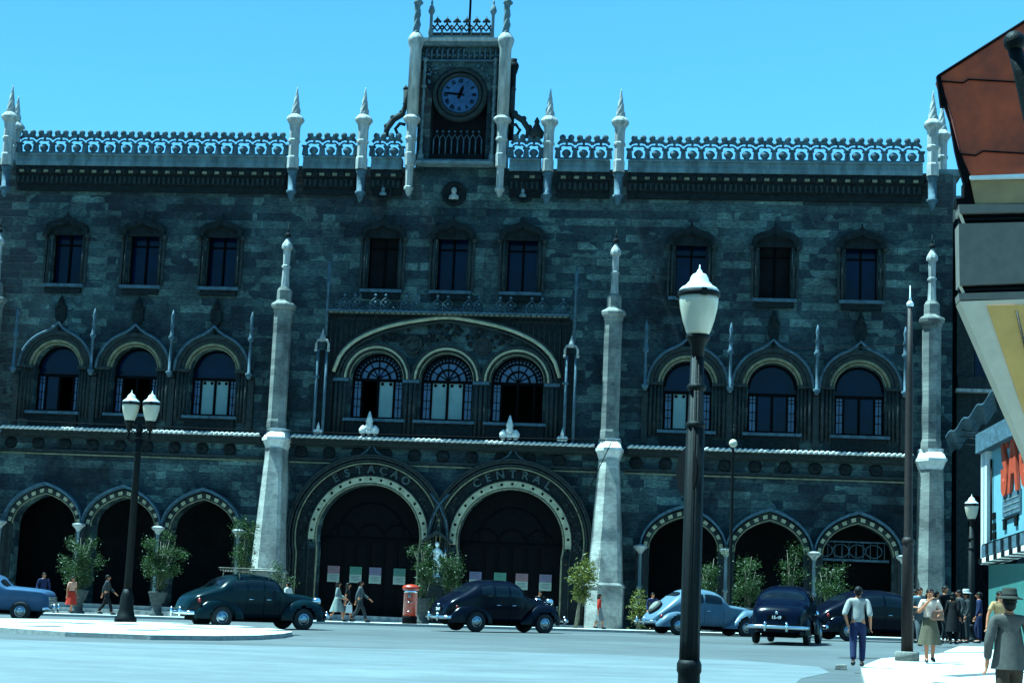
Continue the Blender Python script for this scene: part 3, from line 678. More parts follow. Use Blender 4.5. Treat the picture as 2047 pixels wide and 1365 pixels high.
tw.m = 2
for i in range(9):
    x = -1.1+2.2*i/8
    tw.tube([(x, TY+.1, 20.75), (x, TY+.1, 21.5)], .035, 4)
    if i < 8: tw.tube([(x, TY+.1, 21.5), (x+.1375, TY+.1, 21.72), (x+.275, TY+.1, 21.5)], .03, 4); tw.ball((x+.1375, TY+.1, 21.85), .06, 6)
towr = tw.build('tower', [M['wall'], M['black'], M['blue'], M['mid']], st)
for q in (-1, 1):       # slender twisted colonnettes and tall corner columns
    m = MB(); m.lathe([(.10, 20.75)]+[(.075, 20.85+i*.2) for i in range(22)]+[(.12, 25.1), (.12, 25.2)], (q*1.62, TY-.16, 0), 8, twist=5, flute=.3, nf=3)
    m.lathe([(.16, 20.4), (.14, 20.7), (.1, 20.75)], (q*1.62, TY-.16, 0), 8); m.lathe([(.08, 23.8), (.15, 23.88), (.08, 23.96)], (q*1.62, TY-.16, 0), 8); m.build('twisted_colonnette', M['mid'], towr)
def tower_column(u, y, front):
    m = MB(); r = .27 if front else .15
    if front:
        m.lathe([(0.046, 18.75), (0.114, 18.85), (0.167, 19.0), (0.228, 19.05), (0.228, 19.15), (0.167, 19.2), (0.182, 20.1), (0.251, 20.15), (0.258, 20.7), (0.228, 20.75), (0.220, 21.3), (0.281, 21.35), (0.281, 21.42), (0.236, 21.5), (0.236, 21.9), (0.274, 22.1), (0.410, 22.24), (0.426, 22.32), (0.350, 22.42), (0.281, 22.46)], (u, y, 0), 8, smooth=False, rot=pi/8)
    m.lathe([(r, 22.4), (r, 25.55), (r+.06, 25.75), (r+.1, 25.9), (r+.12, 26.0), (r+.09, 26.1), (r, 26.24), (.18, 26.34)], (u, y, 0), 14)
    o = m.build('corner_column', M['clean'] if front else M['dark'], towr)
    if not front: return
    m = MB(); m.lathe([(.19, 26.3), (.16, 26.4)]+[(.155-.002*i, 26.45+.1*i) for i in range(13)]+[(.22, 27.72), (.22, 27.8)]+[(.15, 27.86+.1*i) for i in range(9)]+[(.26, 28.76), (.28, 28.86), (.12, 28.95), (.03, 30.1)], (u, y, 0), 10, twist=4, flute=.2, nf=3)
    m.build('twisted_spire', M['mid'], o)
for q in (-1, 1): tower_column(q*2.06, -.5, True)
for q in (-1, 1): tower_column(q*1.95, 3.3, False)
m = MB(); m.m = 0; m.box(-1.75, 1.75, TY-.42, 3.7, 25.94, 26.1); m.m = 1; m.box(-1.72, 1.72, TY-.3, TY-.004, 25.8, 25.937); m.build('tower_cornice', [M['clean'], M['mid']], towr)
def lace(a, b_, y, z0, par):
    n = 6; p = (b_-a)/n; s = MB(); s.m = 0; s.box(a, b_, y-.08, y+.08, z0, z0+.12)
    for i in range(n+1): s.tube([(a+i*p, y, z0+.1), (a+i*p, y, z0+.42)], .06, 5)
    for i in range(n):
        x = a+(i+.5)*p; s.m = 1
        s.box(x-.17, x+.17, y-.06, y+.06, z0+.12, z0+.27)
        s.tube([(x-p/2, y, z0+.62), (x, y, z0+.36), (x+p/2, y, z0+.62)], .05, 5); s.tube([(x-p/2, y, z0+.40), (x, y, z0+.68), (x+p/2, y, z0+.40)], .05, 5)
        s.ball((x, y, z0+.86), .11, 8); s.ball((x-.12, y, z0+.8), .07, 6); s.ball((x+.12, y, z0+.8), .07, 6); s.tube([(x, y, z0+.66), (x, y, z0+1.06)], [.06, .015], 5)
    s.build('tower_parapet', [M['mid'], M['mould']], par)
lace(-1.35, 1.35, TY-.25, 26.1, towr)
m = MB()
for q in (-1, 1):
    m.lathe([(.09, 26.1), (.07, 26.5), (.07, 27.2), (.12, 27.3), (.16, 27.38), (.13, 27.5), (.10, 27.62), (.04, 27.68), (.06, 27.78), (.015, 27.95)], (q*1.42, TY-.25, 0), 8)
    m.lathe([(.09, 26.1), (.06, 26.8), (.12, 27.0), (.10, 27.2), (.02, 27.5)], (q*1.8, 1.5, 0), 8)
m.build('parapet_pinnacles', M['mid'], towr)
m = MB(); m.lathe([(.06, 26.0), (.05, 30), (.03, 33)], (.02, 1.6, 0), 8); m.build('flagpole', M['ink'], towr)
for q in (-1, 1):       # pierced flying volutes beside the tower
    m = MB()
    pth = [(q*3.25, -.3, 21.55), (q*3.22, -.3, 21.95), (q*2.95, -.3, 22.35), (q*2.55, -.3, 22.6), (q*2.4, -.3, 23.0), (q*2.42, -.3, 23.7)]
    m.tube(pth, .15, 6); m.tube([(q*2.7, -.3, 21.6), (q*2.85, -.3, 21.9), (q*2.65, -.3, 22.15), (q*2.4, -.3, 22.1)], .08, 6)
    for t in range(len(pth)): m.ball((pth[t][0]+q*.05, -.3, pth[t][2]+.08), .13, 6)
    m.tube([(q*2.42, -.3, 23.6), (q*2.46, -.3, 23.95)], [.1, .03], 5)
    if q > 0: m.lathe([(.3, 21.55), (.35, 21.8), (.2, 22.0), (.1, 22.2), (.13, 22.3), (.02, 22.5)], (q*3.6, -.3, 0), 8)
    m.build('flying_volute', M['mould'], towr)
ck = MB(); ck.m = 0; cy = TY+.1
ck.lathe([(1.26, .1), (1.26, -.12), (1.16, -.2), (1.06, -.14)], (.02, cy, 23.56), 36, ax='y', caps=False); ck.m = 1
ck.lathe([(1.02, .1), (1.02, -.10), (.96, -.22), (.88, -.14), (.84, -.04), (.84, .02)], (.02, cy, 23.56), 36, ax='y', caps=False)
clk = ck.build('clock', [M['mould'], M['mould']], st)
m = MB(); m.lathe([(.83, .05), (.83, -.05), (.02, -.055)], (.02, cy, 23.56), 36, ax='y', smooth=False); m.build('clock_face', M['clockface'], clk)
m = MB()
for i, num in enumerate(('XII', 'I', 'II', 'III', 'IIII', 'V', 'VI', 'VII', 'VIII', 'IX', 'X', 'XI')):
    t = pi/2-2*pi*i/12; vs, fs = text_mesh(num, .26, .006, .72, bold=.006); ca, sa = cos(t-pi/2), sin(t-pi/2); r = .64
    m.add([(.02+r*cos(t)+x*ca-y*sa, cy-.075-zz, 23.56+r*sin(t)+x*sa+y*ca) for x, y, zz in vs], fs)
m.build('numerals', M['ink'], clk)
def hand(name, deg, ln, w_):
    t = radians(90-deg); d = (cos(t), sin(t)); nrm = (-d[1], d[0]); m = MB()
    P = lambda a, b: (.02+d[0]*a+nrm[0]*b, 23.56+d[1]*a+nrm[1]*b)
    m.prism([P(-.2, -w_*.7), P(0, -w_), P(ln*.7, -w_*.9), P(ln, 0), P(ln*.7, w_*.9), P(0, w_), P(-.2, w_*.7)], cy-.12, cy-.09); m.build(name, M['ink'], clk)
hand('hour_hand', 20, .46, .07); hand('minute_hand', 277, .76, .045)
# side turret ledges at the corner returns
m = MB()
for q in (-1, 1): m.box(min(q*21.2, q*22.3), max(q*21.2, q*22.3), .4, 1.8, 20.2, 20.5); m.box(min(q*21.3, q*22.1), max(q*21.3, q*22.1), .5, 1.7, 18.9, 20.197)
m.build('return_cornice', M['mid'], st)
# ================================================================== ground
def ground_mat(name, tones, scale, rough=.8):
    m, nt, b = nodes(name); N = nt.nodes; L = nt.links; b.inputs['Roughness'].default_value = rough; b.inputs['Specular IOR Level'].default_value = .35
    tc = N.new('ShaderNodeTexCoord'); n1 = N.new('ShaderNodeTexNoise'); n1.inputs['Scale'].default_value = scale; n1.inputs['Detail'].default_value = 8; n1.inputs['Roughness'].default_value = .6
    mp = N.new('ShaderNodeMapping'); mp.inputs['Scale'].default_value = (.35, 1, 1); L.new(tc.outputs['Object'], mp.inputs[0]); L.new(mp.outputs[0], n1.inputs[0])
    rp = N.new('ShaderNodeValToRGB'); e = rp.color_ramp.elements; e[0].position = .35; e[0].color = (*tones[0], 1); e[1].position = .65; e[1].color = (*tones[1], 1); L.new(n1.outputs[0], rp.inputs[0])
    n2 = N.new('ShaderNodeTexNoise'); n2.inputs['Scale'].default_value = 30; n2.inputs['Detail'].default_value = 4; L.new(tc.outputs['Object'], n2.inputs[0])
    r2 = N.new('ShaderNodeValToRGB'); r2.color_ramp.elements[0].color = (.75, .75, .75, 1); r2.color_ramp.elements[1].color = (1.2, 1.2, 1.2, 1); L.new(n2.outputs[0], r2.inputs[0])
    mx = N.new('ShaderNodeMix'); mx.data_type = 'RGBA'; mx.blend_type = 'MULTIPLY'; mx.inputs[0].default_value = 1; L.new(rp.outputs[0], mx.inputs[6]); L.new(r2.outputs[0], mx.inputs[7])
    n4 = N.new('ShaderNodeTexNoise'); n4.inputs['Scale'].default_value = 1.1; n4.inputs['Detail'].default_value = 7; n4.inputs['Roughness'].default_value = .7; m4 = N.new('ShaderNodeMapping'); m4.inputs['Scale'].default_value = (.45, 1.1, 1); m4.inputs['Rotation'].default_value = (0, 0, .12); L.new(tc.outputs['Object'], m4.inputs[0]); L.new(m4.outputs[0], n4.inputs[0])
    r4 = N.new('ShaderNodeValToRGB'); r4.color_ramp.elements[0].position = .36; r4.color_ramp.elements[1].position = .6; r4.color_ramp.elements[0].color = (.80, .80, .81, 1); r4.color_ramp.elements[1].color = (1.12, 1.12, 1.1, 1); L.new(n4.outputs[0], r4.inputs[0])
    m5 = N.new('ShaderNodeMix'); m5.data_type = 'RGBA'; m5.blend_type = 'MULTIPLY'; m5.inputs[0].default_value = 1; L.new(mx.outputs[2], m5.inputs[6]); L.new(r4.outputs[0], m5.inputs[7])
    L.new(m5.outputs[2], b.inputs['Base Color'])
    bp = N.new('ShaderNodeBump'); bp.inputs['Strength'].default_value = .35; bp.inputs['Distance'].default_value = .02; L.new(n2.outputs[0], bp.inputs['Height']); L.new(bp.outputs[0], b.inputs['Normal'])
    return m
M['road'] = ground_mat('worn_pale_asphalt', ((.036, .041, .043), (.056, .063, .066)), .16)
M['bare'] = ground_mat('dusty_pale_roadway', ((0.0651, 0.0775, 0.0837), (0.0868, 0.1023, 0.1085)), .3)
M['tar'] = ground_mat('darker_asphalt', ((0.0310, 0.0322, 0.0322), (0.0465, 0.0484, 0.0484)), .2)
def mosaic(name):
    m, nt, b = nodes(name); N = nt.nodes; L = nt.links; b.inputs['Roughness'].default_value = .7
    tc = N.new('ShaderNodeTexCoord'); vo = N.new('ShaderNodeTexVoronoi'); vo.inputs['Scale'].default_value = 9; L.new(tc.outputs['Object'], vo.inputs[0])
    rp = N.new('ShaderNodeValToRGB'); rp.color_ramp.elements[0].color = (.30, .30, .29, 1); rp.color_ramp.elements[1].color = (.40, .40, .38, 1); L.new(vo.outputs['Color'], rp.inputs[0])
    nz = N.new('ShaderNodeTexNoise'); nz.inputs['Scale'].default_value = .8; nz.inputs['Detail'].default_value = 6; L.new(tc.outputs['Object'], nz.inputs[0])
    r2 = N.new('ShaderNodeValToRGB'); r2.color_ramp.elements[0].position = .3; r2.color_ramp.elements[1].position = .6; r2.color_ramp.elements[0].color = (.72, .72, .72, 1); r2.color_ramp.elements[1].color = (1.08, 1.08, 1.06, 1); L.new(nz.outputs[0], r2.inputs[0])
    mx = N.new('ShaderNodeMix'); mx.data_type = 'RGBA'; mx.blend_type = 'MULTIPLY'; mx.inputs[0].default_value = 1; L.new(rp.outputs[0], mx.inputs[6]); L.new(r2.outputs[0], mx.inputs[7]); L.new(mx.outputs[2], b.inputs['Base Color'])
    return m
M['mosaic'] = mosaic('white_limestone_cobbles'); M['basalt'] = mat('black_basalt_cobbles', (0.0434, 0.0459, 0.0477), .7, .4, 9)
M['kerb'] = mat('kerb_stone', (0.2232, 0.2232, 0.2046), .8, .25, 6, bump=.3)
def sheet(name, poly, dz, m, step=2.0, kerb=None):
    xs = [p[0] for p in poly]; ys = [p[1] for p in poly]; P = []
    n = len(poly)
    for i in range(n):
        a, b_ = poly[i], poly[(i+1) % n]; kk = max(1, int(hypot(b_[0]-a[0], b_[1]-a[1])/step))
        P += [(a[0]+(b_[0]-a[0])*j/kk, a[1]+(b_[1]-a[1])*j/kk) for j in range(kk)]
    nb = len(P); V = [Vector(p) for p in P]
    x = min(xs)+step/2
    while x < max(xs):
        y = min(ys)+step/2
        while y < max(ys): V.append(Vector((x, y))); y += step
        x += step
    r = delaunay_2d_cdt(V, [(i, (i+1) % nb) for i in range(nb)], [], 1, 1e-4)
    s = MB(); s.add([(v.x, v.y, ground(v.x, v.y)+dz) for v in r[0]], [tuple(f) for f in r[2]])
    if kerb: s.m = 1; s.add([(x, y, ground(x, y)+dz) for x, y in P]+[(x, y, ground(x, y)-.15) for x, y in P], [(i, (i+1) % nb, nb+(i+1) % nb, nb+i) for i in range(nb)])
    o = s.build(name, [m, kerb or m])
    # all top faces up
    return tag(o, kind='structure')
g = MB()
xs = [-400, -150]+[-60+4*i for i in range(26)]+[80, 400]; ys = [-400, -100]+[4*i for i in range(-6, 24)]+[140, 400]
g.add([(x, y, ground(x, y)) for y in ys for x in xs], [(j*len(xs)+i, j*len(xs)+i+1, (j+1)*len(xs)+i+1, (j+1)*len(xs)+i) for j in range(len(ys)-1) for i in range(len(xs)-1)])
tag(g.build('road', M['road']), kind='structure')
sheet('dusty_roadway', [(-60, 22), (-60, 38.0), (-14, 38.6), (-9, 39.6), (-3, 40.3), (.5, 39.6), (2.2, 37.6), (2.3, 35.5), (1.6, 33), (.4, 22)], .004, M['bare'])
KY = 66.2
sheet('station_pavement', [(-60, KY), (9.3, KY), (9.3, 73.99), (-60, 73.99)], .10, M['mosaic'], kerb=M['kerb'])
# pavement on the right where the people walk
RP = [(2.55, 30.0), (2.95, 36.0), (3.75, 40.2), (5.6, 44.5), (7.2, 52.5), (40, 52.5), (40, 10), (1.2, 10)]
sheet('near_pavement', RP, .11, M['mosaic'], kerb=M['kerb'])
for i, (a, b_) in enumerate((((2.5, 28.4), (3.9, 31.5)), ((4.2, 33.5), (6.0, 36)), ((5.4, 45.3), (7.0, 46.5)))):
    sheet('paving_stripe', [(a[0], a[1]), (a[0]+.35, a[1]-.2), (b_[0]+.35, b_[1]-.2), (b_[0], b_[1])], .1145, M['basalt'], 1)
tp = gp(1660, 1303)
sheet('manhole_patch', [(2.9, 42.6), (3.5, 42.4), (4.1, 43.3), (3.4, 43.6)], .009, M['tar'], 1)
# traffic island
isl = [(-60, 46.0)]
for px, py in ((-60, 1259), (0, 1263), (130, 1272), (300, 1278.5), (430, 1280), (520, 1278.5), (565, 1275), (584, 1271), (578, 1268), (540, 1263), (440, 1255), (300, 1250), (130, 1245), (0, 1243)):
    p = gp(px, py); isl.append((p.x, p.y))
isl.append((-60, isl[-1][1]+2))
sheet('traffic_island', isl, .12, M['mosaic'], 1.5, kerb=M['kerb'])
for i, (px, py) in enumerate(((60, 1252), (110, 1251), (165, 1254), (255, 1256), (380, 1261), (430, 1265), (345, 1266), (560, 1268), (220, 1250), (500, 1262), (90, 1260), (290, 1268))):
    p = gp(px, py); a = .32+.15*rnd.random()
    pts_ = [(p.x+a*(1.1+.2*sin(3*t+i))*cos(t), p.y+a*1.3*sin(t)*(1+.3*cos(2*t+i))) for t in [2*pi*j/9 for j in range(9)]]
    sheet('mosaic_motif', pts_, .1245, M['basalt'], 1.2)
# ================================================================== plants
def shrub(name, label, X, Y, h, w, stems, n, leaf, lean=0, pot=True, size=.115, seed=1, trunk=False, dz=.1, group='shrubs standing in front of the station arches'):
    r = random.Random(seed); z = ground(X, Y)+dz
    t = thing(name, label, 'shrub', (X, Y, z), 0, group)
    z0 = 0
    if pot:
        m = MB(); m.lathe([(.30, 0), (.30, .08), (.22, .14), (.20, .5), (.28, .58), (.40, .95), (.42, 1.0), (.34, 1.02), (.3, .94)], (0, 0, 0), 12); m.build('stone_urn', M['urn'], t); z0 = .93
    ends = []; m = MB()
    for i in range(stems):
        a = r.uniform(0, 2*pi); rr = w*r.uniform(.15, 1)*.55; hh = (h-z0)*r.uniform(.55, 1)
        if stems == 1: rr = 0; hh = h-z0
        base = (r.uniform(-.1, .1)*(stems > 1), r.uniform(-.1, .1)*(stems > 1), z0-.03)
        tip = (lean*hh+rr*cos(a), rr*sin(a)*.8, z0+hh)
        midp = ((base[0]*.6+tip[0]*.4), (base[1]*.6+tip[1]*.4), z0+hh*.55)
        m.tube([base, midp, tip], [.035 if not trunk else .08, .022 if not trunk else .06, .008], 5); ends.append((base, midp, tip))
    m.build('trunk', M['bark'], t)
    c = MB()
    cl = []
    for b0, b1, b2 in ends:
        for j in range(max(3, int(14/stems)+2)):
            s_ = r.uniform(.25 if not trunk else .4, 1.05); p = Vector(b0)*(1-s_)**2+2*Vector(b1)*s_*(1-s_)+Vector(b2)*s_*s_
            cl.append(p+Vector((r.gauss(0, w*.24), r.gauss(0, w*.2), r.gauss(0, .16))))
    for i in range(int(n*2.1)):
        p = r.choice(cl)+Vector((r.gauss(0, .15), r.gauss(0, .15), r.gauss(0, .13)))
        d = Vector((r.gauss(0, 1), r.gauss(0, 1), r.gauss(-.25, .6))).normalized(); u = d.cross(Vector((r.gauss(0, 1), r.gauss(0, 1), r.gauss(0, 1)))).normalized(); nn = d.cross(u)
        L_ = size*r.uniform(.6, 1.3); W_ = L_*.3
        c.add([p-d*L_*.5, p+u*W_*.5+nn*.012, p+d*L_*.5, p-u*W_*.5+nn*.012], [(0, 1, 2, 3)])
    o = c.build('crown', M[leaf], t)
    return t
def PX(px, Y): return gy(px, Y).x
S = 'green shrub '
shrub('potted_shrub', 'round-topped green shrub in a stone urn between the two leftmost arches', PX(154, 70.5), 70.5, 3.25, 1.15, 7, 2300, 'leaf', seed=1)
shrub('potted_shrub', 'widest green shrub in a stone urn, just right of the twin street lamp', PX(312, 70.5), 70.5, 3.75, 1.2, 8, 2600, 'leaf', seed=2)
shrub('potted_shrub', 'slim tall green shrub rising behind the roof rack of the dark teal car', PX(480, 71), 71, 4.0, .6, 5, 1300, 'leaf', seed=3)
shrub('potted_shrub', 'low dark bush behind the bonnet of the dark teal car', PX(552, 71), 71, 2.2, .7, 5, 900, 'leaf', pot=False, seed=4)
shrub('portal_shrub', 'large leafy shrub between the horseshoe portals, just right of the red pillar box', PX(842, 69), 69, 3.1, 1.15, 8, 1700, 'leaf', seed=5, lean=-.02)
shrub('portal_shrub', 'bushy shrub right below the statue, behind the black saloon', PX(900, 69.6), 69.6, 2.7, .6, 7, 1200, 'leaf', seed=6)
shrub('young_tree', 'young yellow-green tree with a leaning pale trunk beside the sunlit buttress', PX(1150, 69.5), 69.5, 2.5, .8, 1, 620, 'leafy', lean=.17, pot=False, seed=7, trunk=True, size=.19, group='yellowish young trees by the sunlit buttress')
shrub('young_tree', 'small yellow-flowering bush in deep shade right of the sunlit buttress', PX(1277, 71), 71, 2.0, .6, 4, 330, 'leafy', pot=False, seed=8, size=.17, group='yellowish young trees by the sunlit buttress')
shrub('potted_shrub', 'pointed green shrub beside the thin column, above the roof of the grey-blue car', PX(1416, 71), 71, 3.3, .6, 5, 1000, 'leaf', seed=9)
shrub('potted_shrub', 'green shrub with a raised right-hand branch above the bonnet of the grey-blue car', PX(1492, 70.6), 70.6, 3.1, .95, 7, 1300, 'leaf', lean=.07, seed=10)
shrub('potted_shrub', 'thin dark shrub in deep shadow above the dark blue car seen from behind', PX(1578, 71.5), 71.5, 3.4, .45, 4, 520, 'leaf', seed=11)
shrub('potted_shrub', 'spreading green shrub above the roof of the long black car', PX(1654, 70.8), 70.8, 2.8, 1.05, 7, 1200, 'leaf', lean=.04, seed=12)
# ================================================================== lamps and poles
def lamp_head(par, x, y, z, s):     # opal urn globe with enamel cap, z = neck height
    g = MB(); g.lathe([(.165*s, 0), (.19*s, .05*s), (.245*s, .22*s), (.285*s, .40*s), (.30*s, .52*s), (.302*s, .58*s)], (x, y, z+.05*s), 24)
    gl = g.build('lamp_globe', M['opal'], par)
    b = MB(); b.lathe([(.31*s, 0), (.325*s, .01*s), (.325*s, .075*s), (.31*s, .085*s)], (x, y, z+.63*s), 24)
    for a in range(3): t = 2*pi*a/3-1.3; b.box(x+.32*s*cos(t)-.04*s, x+.32*s*cos(t)+.04*s, y+.32*s*sin(t)-.03*s, y+.32*s*sin(t)+.03*s, z+.62*s, z+.73*s)
    b.build('lamp_band', M['iron'], gl)
    c = MB(); c.lathe([(.30*s, 0), (.305*s, .02*s), (.27*s, .06*s), (.20*s, .10*s), (.19*s, .12*s), (.15*s, .16*s), (.13*s, .23*s), (.10*s, .27*s), (.05*s, .29*s), (.035*s, .33*s), (.012*s, .36*s), (.006*s, .42*s)], (x, y, z+.715*s), 24)
    c.build('lamp_cap', M['cap'], gl)
    n = MB(); n.lathe([(.10*s, -.30*s), (.11*s, -.12*s), (.14*s, -.06*s), (.18*s, -.02*s), (.185*s, .02*s), (.17*s, .05*s)], (x, y, z), 16); n.build('lamp_cup', M['iron'], par)
def street_lamp(label, p, H, group, s=1.0, dz=0):
    t = thing('street_lamp', label, 'street lamp', (p.x, p.y, p.z+dz), 0, group)
    m = MB(); zt = H-1.13*s
    m.lathe([(.26, 0), (.26, .10), (.19, .16), (.165, .2), (.16, .50), (.18, .54), (.18, .64), (.155, .70)], (0, 0, 0), 20)
    m.lathe([(.142, .68), (.138, 1.0), (.130, H*.63), (.112, H*.632), (.095, zt-.28*s)], (0, 0, 0), 40, flute=.06, nf=10)
    for z in (H*.63, zt-.75): m.lathe([(.148-.008*z, z-.05), (.18-.008*z, z-.02), (.18-.008*z, z+.03), (.15-.008*z, z+.06)], (0, 0, 0), 20)
    m.build('lamp_post', M['iron'], t)
    lamp_head(t, 0, 0, zt, s); return t
pL = gy(1369, 25.3); pT = at(1399, 530, 25.3); 
lampA = street_lamp('large black fluted lamp post with one white urn globe, nearest to the viewer', Vector((pT.x, 25.3, pL.z)), pT.z-pL.z, 'street lamps with white urn globes', .98)
# the back of a round traffic sign fixed to that post
sg = thing('traffic_sign', 'back of a round dark traffic sign fixed to the left of the large lamp post', 'road sign', (pT.x-.09, 25.40, at(1372, 942, 25.3).z))
m = MB(); dn = Vector((.90, .43, 0)).normalized(); dt = Vector((-dn.y, dn.x, 0)); R_ = .37
vs = []
for e in (-.012, .012):
    for i in range(28): t = 2*pi*i/28; q = dt*R_*cos(t)+dn*e; vs.append((q.x-.02, q.y, R_*sin(t)))
m.add(vs, [tuple(range(28)), tuple(range(55, 27, -1))]+[(i, (i+1) % 28, 28+(i+1) % 28, 28+i) for i in range(28)]); m.build('sign_disc', M['ink'], sg)
m = MB()
for z in (-.16, .16): m.box(-.03, .12, -.09, .0, z-.02, z+.02)
m.build('clamp', M['iron'], sg)
# twin lamp on the island
pB = gp(250, 1250); pTop = at(282, 782, pB.y)
tw_ = thing('twin_street_lamp', 'black twin street lamp with two white urn globes on the traffic island', 'street lamp', (pB.x, pB.y, pB.z+.12), 0)
H = pTop.z-pB.z-.12; m = MB()
m.lathe([(.34, 0), (.34, .1), (.27, .2), (.22, .4), (.20, .75), (.17, .85), (.13, 1.0)], (0, 0, 0), 20); m.lathe([(.12, 1.0), (.10, H-2.0), (.09, H-1.25)], (0, 0, 0), 32, flute=.06, nf=10)
for z in (H-1.9, H-1.45): m.lathe([(.1, z-.06), (.15, z), (.1, z+.06)], (0, 0, 0), 16)
m.lathe([(.08, H-1.3), (.12, H-1.22), (.03, H-1.0)], (0, 0, 0), 12)
m.build('lamp_post', M['iron'], tw_)
for q in (-1, 1):
    m = MB(); m.tube([(0, 0, H-1.5), (q*.2, 0, H-1.62), (q*.36, 0, H-1.5), (q*.34, 0, H-1.2)], [.05, .05, .045, .05], 8); m.tube([(q*.1, 0, H-1.35), (q*.2, 0, H-1.25), (q*.3, 0, H-1.35)], .025, 6); m.build('lamp_arm', M['iron'], tw_); lamp_head(tw_, q*.335, 0, H-.98, .88)
pR = gy(1938, 71.0); pRt = at(1945, 988, 71)
street_lamp('small distant black lamp post with one white urn globe beside the billboard', Vector((pRt.x-.05, 71, pR.z)), pRt.z-pR.z, 'street lamps with white urn globes', .92)
# slender mast with a round globe
pm = at(1466, 875, 67.5); gm = gy(1456, 67.5)
t = thing('slender_lamp_mast', 'slender dark lamp mast with a small round globe behind the grey-blue car', 'lamp mast', (pm.x, 67.5, gm.z+.1))
m = MB(); h = pm.z-gm.z-.1; m.lathe([(.14, 0), (.12, .9), (.085, 1.0), (.05, h-.5), (.06, h-.42)], (0, 0, 0), 12); m.tube([(0, 0, h-.1), (.01, 0, h+.42)], .02, 5); m.ball((.02, 0, h+.46), .05, 6); m.build('mast', M['iron'], t)
m = MB(); m.ball((0, 0, h-.22), .17, 14); m.build('lamp_globe', M['opal'], t)
# tall brown tram pole
pb = gp(1806, 1330); ptp = at(1822, 612, pb.y)
t = thing('tram_pole', 'tall brown iron tram pole with a spiked top standing on a round concrete base', 'pole', (ptp.x-.03, pb.y, pb.z+.11))
h = ptp.z-pb.z-.11; m = MB(); m.lathe([(.135, .05), (.125, 2.6), (.095, 2.7), (.088, h-1.6), (.07, h-1.5), (.06, h)], (0, 0, 0), 14); m.lathe([(.11, 2.55), (.14, 2.6), (.14, 2.68), (.10, 2.74)], (0, 0, 0), 14); m.build('pole', M['rust'], t)
m = MB(); m.lathe([(.27, 0), (.27, .18), (.24, .21)], (0, 0, 0), 16); m.build('base', M['conc'], t)
m = MB(); m.ball((0, 0, h+.04), .085, 8); m.lathe([(.04, h+.1), (.02, h+.2), (.008, h+.48)], (0, 0, 0), 6); m.build('finial', M['cap'], t)
POLE = Vector((ptp.x-.03, pb.y, pb.z+.11+h))
# span wires
def wire(label, a, b_, sag=.2, r=.014):
    m = MB(); n = 16; m.tube([Vector(a).lerp(Vector(b_), i/n)-Vector((0, 0, sag*4*(i/n)*(1-i/n))) for i in range(n+1)], r, 4); tag(m.build('overhead_wire', M['ink']), label, 'wire', 'tram wires in front of the station')
bw = lambda u, z, d: (XC+u, YF-d, z)
wire('thin black tram wire running along the whole front just above the rope moulding', bw(-21.5, 8.0, 2.2), bw(8.0, 7.95, 1.8), .1, .02)
wire('thin black stay wire slanting down across the sunlit buttress', bw(7.5, 7.9, 1.52), bw(5.9, 4.3, 1.5), .03, .02)
wire('thin wire between the station wall and the tall brown tram pole', bw(13.5, 12.4, .1), POLE-Vector((0, 0, .9)), .1, .01)
# ================================================================== pillar box, posters, statue
p = gy(818, 67.0)
pb_ = thing('pillar_box', 'red cylindrical pillar box with a black foot at the kerb', 'post box', (p.x, p.y, p.z+.1))
m = MB(); m.lathe([(.27, .30), (.27, 1.28), (.285, 1.30)], (0, 0, 0), 24); m.build('body', M['red'], pb_)
m = MB(); m.lathe([(.29, 0), (.30, .24), (.28, .30)], (0, 0, 0), 24); m.build('foot', M['ink'], pb_)
m = MB(); m.lathe([(.30, 1.302), (.345, 1.36), (.345, 1.42), (.30, 1.48), (.12, 1.53), (.02, 1.54)], (0, 0, 0), 24); m.build('cap', M['red'], pb_)
m = MB(); m.lathe([(.276, 1.22), (.279, 1.23), (.279, 1.285), (.276, 1.29)], (0, 0, 0), 24); m.box(-.09, .09, -.30, -.26, 1.17, 1.20); m.build('slot_band', M['chrome'], pb_)
m = MB(); m.box(-.06, .06, -.285, -.25, 1.02, 1.12); m.tube([(-.14, -.24, .80), (-.1, -.265, .84), (0, -.28, .86), (.1, -.265, .84), (.14, -.24, .80)], .012, 5); m.tube([(-.17, -.21, .5), (0, -.275, .5), (.17, -.21, .5)], .01, 5); m.build('plate', M['hub'], pb_)
PC = {'pink': (0.176, 0.080, 0.084), 'green': (0.040, 0.120, 0.080), 'mauve': (0.112, 0.080, 0.120), 'dark green': (0.036, 0.096, 0.072), 'violet': (0.096, 0.076, 0.128)}
for kx, c_ in PC.items(): M['poster '+kx] = mat('poster_'+kx.replace(' ', '_'), c_, .8, .18, 9)
M['paper'] = mat('poster_paper', (0.2160, 0.2340, 0.1890), .8, .12, 12)
PO = [(-17.01, 'pink', 'leftmost poster on the left portal, pink above and pale below'), (-16.02, 'green', 'green and pale poster, second from the left on the left portal'), (-15.15, 'mauve', 'mauve and pale poster, third from the left on the left portal'),
      (-14.07, 'dark green', 'dark green and pale poster beside the big shrub on the left portal'), (-10.71, 'violet', 'violet and pale poster nearest the statue on the right portal'), (-9.63, 'green', 'green and pale poster above the black saloon on the right portal'),
      (-8.68, 'pink', 'pink and pale poster above the black saloon on the right portal'), (-7.65, 'mauve', 'rightmost poster on the right portal, mauve and pale')]
